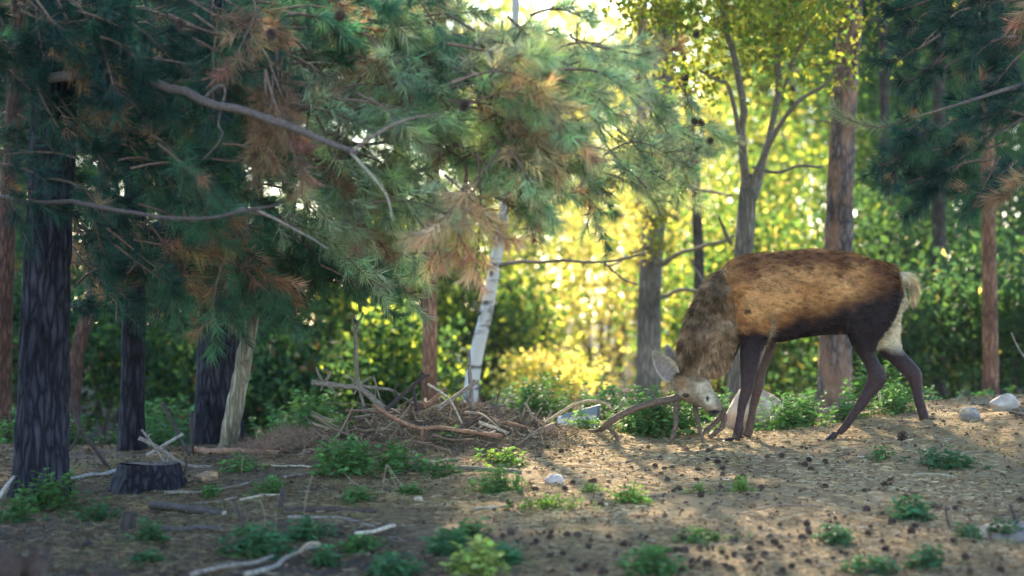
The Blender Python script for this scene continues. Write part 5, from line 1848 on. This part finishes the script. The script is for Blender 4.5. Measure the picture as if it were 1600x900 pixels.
# leaning bare pole, stump, wood chunk
mb = MB()
q = catmull([P(352, 724, 15.6), P(362, 660, 15.5), P(378, 580, 15.5), P(394, 500, 15.4), P(404, 455, 15.4)], 60)
rr = np.interp(np.linspace(0, 1, 60), [0, .06, .5, .9, 1], np.array([36, 31, 27, 17, 10]) / 2 / F_PX * 15.5)
add_tube(mb, q, rr, 18, .16, (1, 1, 1), True, 5)
o = mb.build('leaning_pole', M_DEADWOOD)
tag(o, 'bare broken pole without bark leaning in front of the thick pine', 'dead tree')
b = ground_hit(233, 760)
st = empty('tree_stump', b)
tag(st, 'low wide sawn tree stump at the foot of the slim pine', 'stump')
d = b[1]
s = d / F_PX
mb = MB()
trunk_mesh(mb, np.array([b + [0, 0, -.1], b + [0, 0, .03], b + [0, 0, .09], b + [0, 0, 36 * s]]), [56 * s, 52 * s, 48 * s, 47 * s], 72, 40, .02, (4, 1.2), .35, 7)
mb.build('trunk', M_BARK_OLD, st)
mb = MB()
th = np.linspace(0, 2 * np.pi, 40, endpoint=False)
for k in range(7):
    r0, r1 = 44 * s * k / 7, 44 * s * (k + 1) / 7
    z = b[2] + 36 * s + .004 + .006 * np.sin(th * 2)
    a_ = np.stack([b[0] + np.cos(th) * r0, b[1] + np.sin(th) * r0, z], -1)
    c_ = np.stack([b[0] + np.cos(th) * r1 * (1 + .03 * np.sin(th * 5)), b[1] + np.sin(th) * r1, z - .001], -1)
    i = np.arange(40)
    j = (i + 1) % 40
    mb.add(np.vstack([a_, c_]), np.stack([i, j, j + 40, i + 40], -1), np.array([0.11, 0.09, 0.08]) * (1 if k % 2 else .7))
mb.build('cut_face', M_TWIG, st)
b = ground_hit(200, 830)
sn = MB()
trunk_mesh(sn, np.array([b + [0, 0, -.05], b + [0, 0, .03], b + [.01, 0, .09]]), [.05, .045, .038], 20, 16, .006, (9, 2), .1, 9)
add_tube(sn, np.array([b + [.01, 0, .085], b + [.012, 0, .095]]), [.037, .02], 12, .2, (1, 1, 1), True)
tag(sn.build('broken_stump', M_BARK_DARK), 'small broken stump sticking out of the shaded herbs', 'stump')
b = ground_hit(138, 856)
sn = MB()


def rock(name, label, ctr, size, col, seed, squash=.35, mat=None, cat='rock', col2=None, freq=2.0):
    rng = np.random.default_rng(seed)
    nu, nv = 40, 26
    u = np.linspace(0, 2 * np.pi, nu, endpoint=False)
    v = np.linspace(0, np.pi, nv)
    S = np.stack([np.sin(v)[:, None] * np.cos(u), np.sin(v)[:, None] * np.sin(u), np.cos(v)[:, None] * np.ones(nu)], -1)
    # planar facets knocked off a lumpy ball
    r = np.ones((nv, nu))
    for k in range(9):
        nrm = unit(rng.normal(size=3))
        h = .62 + .3 * rng.random()
        dt = (S * nrm).sum(-1)
        r = np.minimum(r, np.where(dt > .05, h / np.maximum(dt, .05), 9))
    r = r * (1 + .22 * (fbm(S * freq + seed, seed, 4) - .5))
    V = S * r[..., None] * np.asarray(size) / 2
    V = V + np.asarray(ctr) + np.array([0, 0, size[2] * (.5 - squash)])
    idx = np.arange(nu * nv).reshape(nv, nu)
    nx_ = np.roll(idx, -1, 1)
    t = fbm(S * 3 + seed, seed + 3, 4)[..., None]
    c = np.asarray(col) * (.7 + .6 * t)
    if col2 is not None:
        w = smooth(.45, .6, fbm(S * 1.6 + seed * 2, seed + 8, 3))[..., None]
        c = c * (1 - w) + np.asarray(col2) * w
    mb = MB()
    mb.add(V, np.stack([idx[:-1], idx[1:], nx_[1:], nx_[:-1]], -1).reshape(-1, 4), c.reshape(-1, 3))
    return tag(mb.build(name, mat or M_STONE), label, cat)


rock('stump_knob', 'small dark knob of wood on the shaded needle floor', b, (.065, .05, .06), (.03, .025, .025), 31, .3, None, 'wood')
b = ground_hit(325, 752)
rock('wood_chunk', 'split chunk of pale orange wood lying by the stump', b, (.145, .09, .075), (.40, .25, .13), 32, .2, M_TWIG, 'wood', (.24, .15, .10))
b = G(1176, 16.25)
rock('boulder', 'large pinkish tan boulder behind the stag\'s forelegs', b, (.46, .36, .40), (.50, .34, .22), 33, .30, None, 'boulder', (.60, .45, .32))
b = ground_hit(1516, 656)
rock('rock', 'small tan rock half sunk beside the pale one on the crest', b, (.14, .12, .11), (.34, .27, .19), 34, .25, None, 'rock', (.2, .18, .18))
b = ground_hit(1568, 641)
rock('rock', 'pale grey rock sitting on top of the crest', b, (.20, .15, .14), (.42, .36, .31), 35, .2)
b = ground_hit(865, 756)
rock('stone', 'small white stone on the bare ground below the herbs', b, (.12, .09, .07), (.40, .34, .31), 36, .22, None, 'stone')
b = ground_hit(562, 860)
rock('stone', 'small pale stone lying between the bent branches', b, (.055, .045, .04), (.45, .40, .34), 37, .2, None, 'stone')
b = ground_hit(655, 783)
rock('wood_chip', 'small pale chip of wood on the needle floor', b, (.06, .04, .03), (.5, .38, .3), 38, .2, M_TWIG, 'wood')
b = ground_hit(1575, 838)
rock('sand_mound', 'low rounded mound of grey sand on the slope', b + np.array([.06, .12, -.05]), (.72, .6, .2), (.19, .155, .13), 39, .45, None, 'mound', None, 1.2)

# grey panel leaning behind the herbs
d = 16.2
pn = empty('leaning_sheet', P(905, 668, d))
tag(pn, 'pale sheet with grey top band and dark edge leaning beyond the cut log', 'sheet')


def slab(name, quad, d0, th, col, mat, lean=0.0):
    v = np.array([P(x, y, d0) for x, y in quad])
    v[:, 1] += (v[:, 2] - v[:, 2].min()) * lean
    back = v + np.array([0, th, 0])
    m = MB()
    m.add(np.vstack([v, back]), np.array([[0, 1, 2, 3], [7, 6, 5, 4], [0, 4, 5, 1], [1, 5, 6, 2], [2, 6, 7, 3], [3, 7, 4, 0]]), np.array(col))
    return m.build(name, mat, pn, False)


slab('face', [(868, 672), (872, 651), (936, 634), (934, 672)], d, .012, (.62, .62, .60), M_PLAIN, .25)
slab('top_band', [(877, 653), (880, 647.5), (934, 633.5), (933, 647)], d - .012, .008, (.16, .19, .21), M_PLAIN, .25)
slab('edge', [(932, 672), (933, 634), (938, 632.5), (936, 672)], d - .02, .02, (.06, .065, .08), M_PLAIN, .25)
m = MB()
add_tube(m, catmull([P(911, 663, d - .02), P(917, 658, d - .02), P(922, 657, d - .02), P(926, 664, d - .02)], 10), .006, 6, 0, (.45, .26, .22), True)
m.build('handle', M_PLAIN, pn)

# dry twigs, needles and broken bracken that fill the brush heap
mb = MB()
rng = np.random.default_rng(66)
n = 11000
px = 660 + rng.normal(size=n) * 95
px = np.where(rng.random(n) < .25, 780 + rng.normal(size=n) * 60, px)
d = 14.9 + rng.normal(size=n) * .32
x = (px - 800) / F_PX * d
z = ground_z(x, d)
hump = .11 * np.exp(-((px - 650) / 120) ** 2) + .07 * np.exp(-((px - 790) / 90) ** 2)
hump = hump * np.exp(-((d - 14.95) / .5) ** 2)
z = z + hump * rng.random(n)
dv = rng.normal(size=(n, 3)) * np.array([1, .7, .55])
L = .04 + .13 * rng.random(n) ** 1.5
pal = np.array([[.23, .16, .10], [.15, .10, .072], [.34, .25, .16], [.08, .06, .05]])
c = pal[rng.integers(0, 4, n)] * (.6 + .7 * rng.random((n, 1)))
needles(mb, np.stack([x, d, z], -1) - unit(dv) * (L * .4)[:, None], dv, L, .004 + .004 * rng.random(n), c, rng)
n = 1600
px = rng.uniform(375, 500, n)
d = rng.uniform(14.6, 15.8, n)
x = (px - 800) / F_PX * d
dv = rng.normal(size=(n, 3)) * np.array([1, .7, .5]) + np.array([0, 0, .35])
L = .05 + .1 * rng.random(n)
needles(mb, np.stack([x, d, ground_z(x, d) + .09 * rng.random(n) * np.exp(-((px - 440) / 40) ** 2)], -1), dv, L, .005, np.array([.22, .145, .105]) * (.6 + .7 * rng.random((n, 1))), rng)
for k in range(85):
    px, dd = rng.uniform(500, 860), 14.9 + rng.normal() * .25
    x = (px - 800) / F_PX * dd
    zz = float(ground_z(x, dd)) + rng.uniform(.0, .10)
    L = rng.uniform(.12, .55)
    v = unit(rng.normal(size=3) * np.array([1, .5, .38]))
    c0 = np.array([x, dd, zz])
    mid = c0 + rng.normal(size=3) * .04
    add_tube(mb, catmull([c0 - v * L * .5, mid, c0 + v * L * .5 + np.array([0, 0, .04])], 9), np.linspace(.0095, .004, 9) * rng.uniform(.5, 1.1), 6, .2, np.array([[.16, .11, .085], [.22, .17, .13], [.08, .06, .055], [.30, .23, .16]][k % 4]), True, k)
tag(mb.build('brush', M_LITTER, None, False), 'heap of dry brown twigs and dead needles under the broken branches', 'brush', kind='stuff')

# ------------------------------------------------------------------ fallen cones
rng = np.random.default_rng(88)
made = 0
while made < 180:
    px, py = rng.uniform(700, 1600), rng.uniform(700, 899)
    if rng.random() > (0.15 + 0.85 * smooth(700, 830, py)) * (0.35 + .65 * smooth(1500, 1250, px)) * (0.4 + 0.6 * smooth(740, 860, px)):
        continue
    b = ground_hit(px, py)
    if float(fbm(np.array([[b[0] * 1.6, b[1] * 1.2, 0]]), 91, 2)[0]) + .22 * rng.random() < .60:
        continue
    o = bpy.data.objects.new('pine_cone', CONE)
    COL.objects.link(o)
    k = rng.uniform(.4, .8)
    o.scale = (k, k, k)
    o.location = (b[0], b[1], b[2] + .014 * k)
    o.rotation_euler = (rng.uniform(0, 3.1), rng.uniform(0, 3.1), rng.uniform(0, 6.2))
    tag(o, 'small dark open pine cone lying on the sandy ground', 'pine cone', 'fallen pine cones')
    made += 1
o = bpy.data.objects.new('pine_cone', CONE)
COL.objects.link(o)
b = ground_hit(1410, 690)
o.location = (b[0], b[1], b[2] + .02)
o.scale = (1.3, 1.3, 1.5)
tag(o, 'pine cone standing upright beside the stag\'s rear hoof', 'pine cone')

# ------------------------------------------------------------------ young deer lying low at the near edge
def build_fawn():
    base = ground_hit(20, 899)
    d0 = 10.1
    g0 = float(ground_z((10 - 800) / F_PX * d0, d0))
    root = empty('young_deer', ((10 - 800) / F_PX * d0, d0, g0))
    tag(root, 'small dark brown young deer lying in the shade with its ears up', 'deer')

    def Q(px, py, dy=0):
        return P(px, py, d0) + np.array([0, dy, 0])
    mb = MB()
    k = d0 / F_PX
    rows_b = [(-150, 905, .0, 26, .05), (-120, 890, .0, 42, .09), (-70, 882, .0, 52, .115), (-20, 888, .0, 46, .105), (15, 898, 0, 36, .085), (38, 900, 0, 28, .065)]
    rows_h = [(20, 892, 0, 20, .05), (45, 886, -.01, 18, .045), (62, 882, -.03, 17, .045), (66, 892, -.09, 14, .038), (69, 902, -.15, 9, .026), (70, 906, -.18, 5, .016)]
    for rows in (rows_b, rows_h):
        R = catmull(np.array(rows, float), 40)
        pts = np.stack([Q(a, b_, c_) for a, b_, c_ in R[:, :3]])
        t, N, B = frames(pts)
        th = np.linspace(0, 2 * np.pi, 22, endpoint=False)
        V = pts[:, None, :] + (R[:, 3] * k)[:, None, None] * (np.cos(th)[None, :, None] * N[:, None, :] + np.sin(th)[None, :, None] * B[:, None, :])
        i = np.arange(39)[:, None] * 22
        j = np.arange(22)[None, :]
        jn = (j + 1) % 22
        base_i = mb.n
        mb.add(np.vstack([V.reshape(-1, 3), pts[:1], pts[-1:]]), np.stack([i + j, i + jn, i + 22 + jn, i + 22 + j], -1).reshape(-1, 4))
        jj = np.arange(22)
        mb.f.append(np.stack([(jj + 1) % 22, jj, np.full(22, 880)], -1) + base_i)
        mb.f.append(np.stack([39 * 22 + jj, 39 * 22 + (jj + 1) % 22, np.full(22, 881)], -1) + base_i)
    V, N, Fs, Ft = remeshed(mb, 'fawn', .006, 4)
    c = np.array([.055, .034, .026]) * (.7 + .6 * fbm(V * 16, 4, 3)[:, None])
    b2 = MB()
    b2.add(V, Fs, c)
    if len(Ft):
        b2.f.append(Ft)
    body = b2.build('body', M_HIDE, root)
    rng = np.random.default_rng(14)
    pick = rng.integers(0, len(V), 9000)
    nr = N[pick]
    fb = MB()
    needles(fb, V[pick], nr * .5 + np.array([-.8, .1, -.4]) + rng.normal(size=(9000, 3)) * .2, .016, .0018, c[pick] * (.6 + .9 * rng.random((9000, 1))), rng)
    fb.build('fur', M_FUR, body, False, 'stuff')
    for (bx, tx) in ((53, 50), (69, 78)):
        e = MB()
        b0, t0 = Q(bx, 876, -.02), Q(tx, 850, -.03)
        ax = unit(t0 - b0)
        L = np.linalg.norm(t0 - b0)
        side = unit(np.cross(ax, np.array([0, -1.0, 0])))
        nor = np.cross(side, ax)
        u = np.linspace(0, 1, 10)
        v = np.linspace(-1, 1, 7)
        w = .022 * np.sin(np.pi * (.15 + .85 * u) ** .9) + .002
        vv = b0 + ax * (L * u)[:, None, None] + side * (w[:, None] * v)[..., None] - nor * (w[:, None] * (1 - v ** 2) * .6)[..., None]
        idx = np.arange(70).reshape(10, 7)
        Fq = np.stack([idx[:-1, :-1], idx[:-1, 1:], idx[1:, 1:], idx[1:, :-1]], -1).reshape(-1, 4)
        col = np.where((np.abs(v) > .7)[None, :, None], np.array([.16, .13, .12]), np.array([.07, .055, .055])) * np.ones((10, 1, 1))
        e.add(vv, Fq, col.reshape(-1, 3))
        e.add(vv - nor * .003, Fq[:, ::-1], np.array([.06, .045, .04]))
        e.build('ear', M_HIDE, root)


build_fawn()

# ------------------------------------------------------------------ sunlit air
hz = MB()
x0, x1, y0, y1, z0, z1 = -75, 75, -35, 135, -3.5, 17.0
hz.add(np.array([[x0, y0, z0], [x1, y0, z0], [x1, y1, z0], [x0, y1, z0], [x0, y0, z1], [x1, y0, z1], [x1, y1, z1], [x0, y1, z1]]),
       np.array([[3, 2, 1, 0], [4, 5, 6, 7], [0, 1, 5, 4], [1, 2, 6, 5], [2, 3, 7, 6], [3, 0, 4, 7]]))
hm = bpy.data.materials.new('haze_air')
hm.use_nodes = True
nt = hm.node_tree
for n_ in list(nt.nodes):
    if n_.type != 'OUTPUT_MATERIAL':
        nt.nodes.remove(n_)
pv = nt.nodes.new('ShaderNodeVolumePrincipled')
pv.inputs['Color'].default_value = (0.95, 0.95, 0.93, 1)
pv.inputs['Density'].default_value = 0.0003
pv.inputs['Anisotropy'].default_value = 0.35
nt.links.new(pv.outputs[0], nt.nodes['Material Output'].inputs['Volume'])
ho = hz.build('haze', hm, None, False)
tag(ho, 'thin bright haze in the air of the wood', 'haze', kind='stuff')
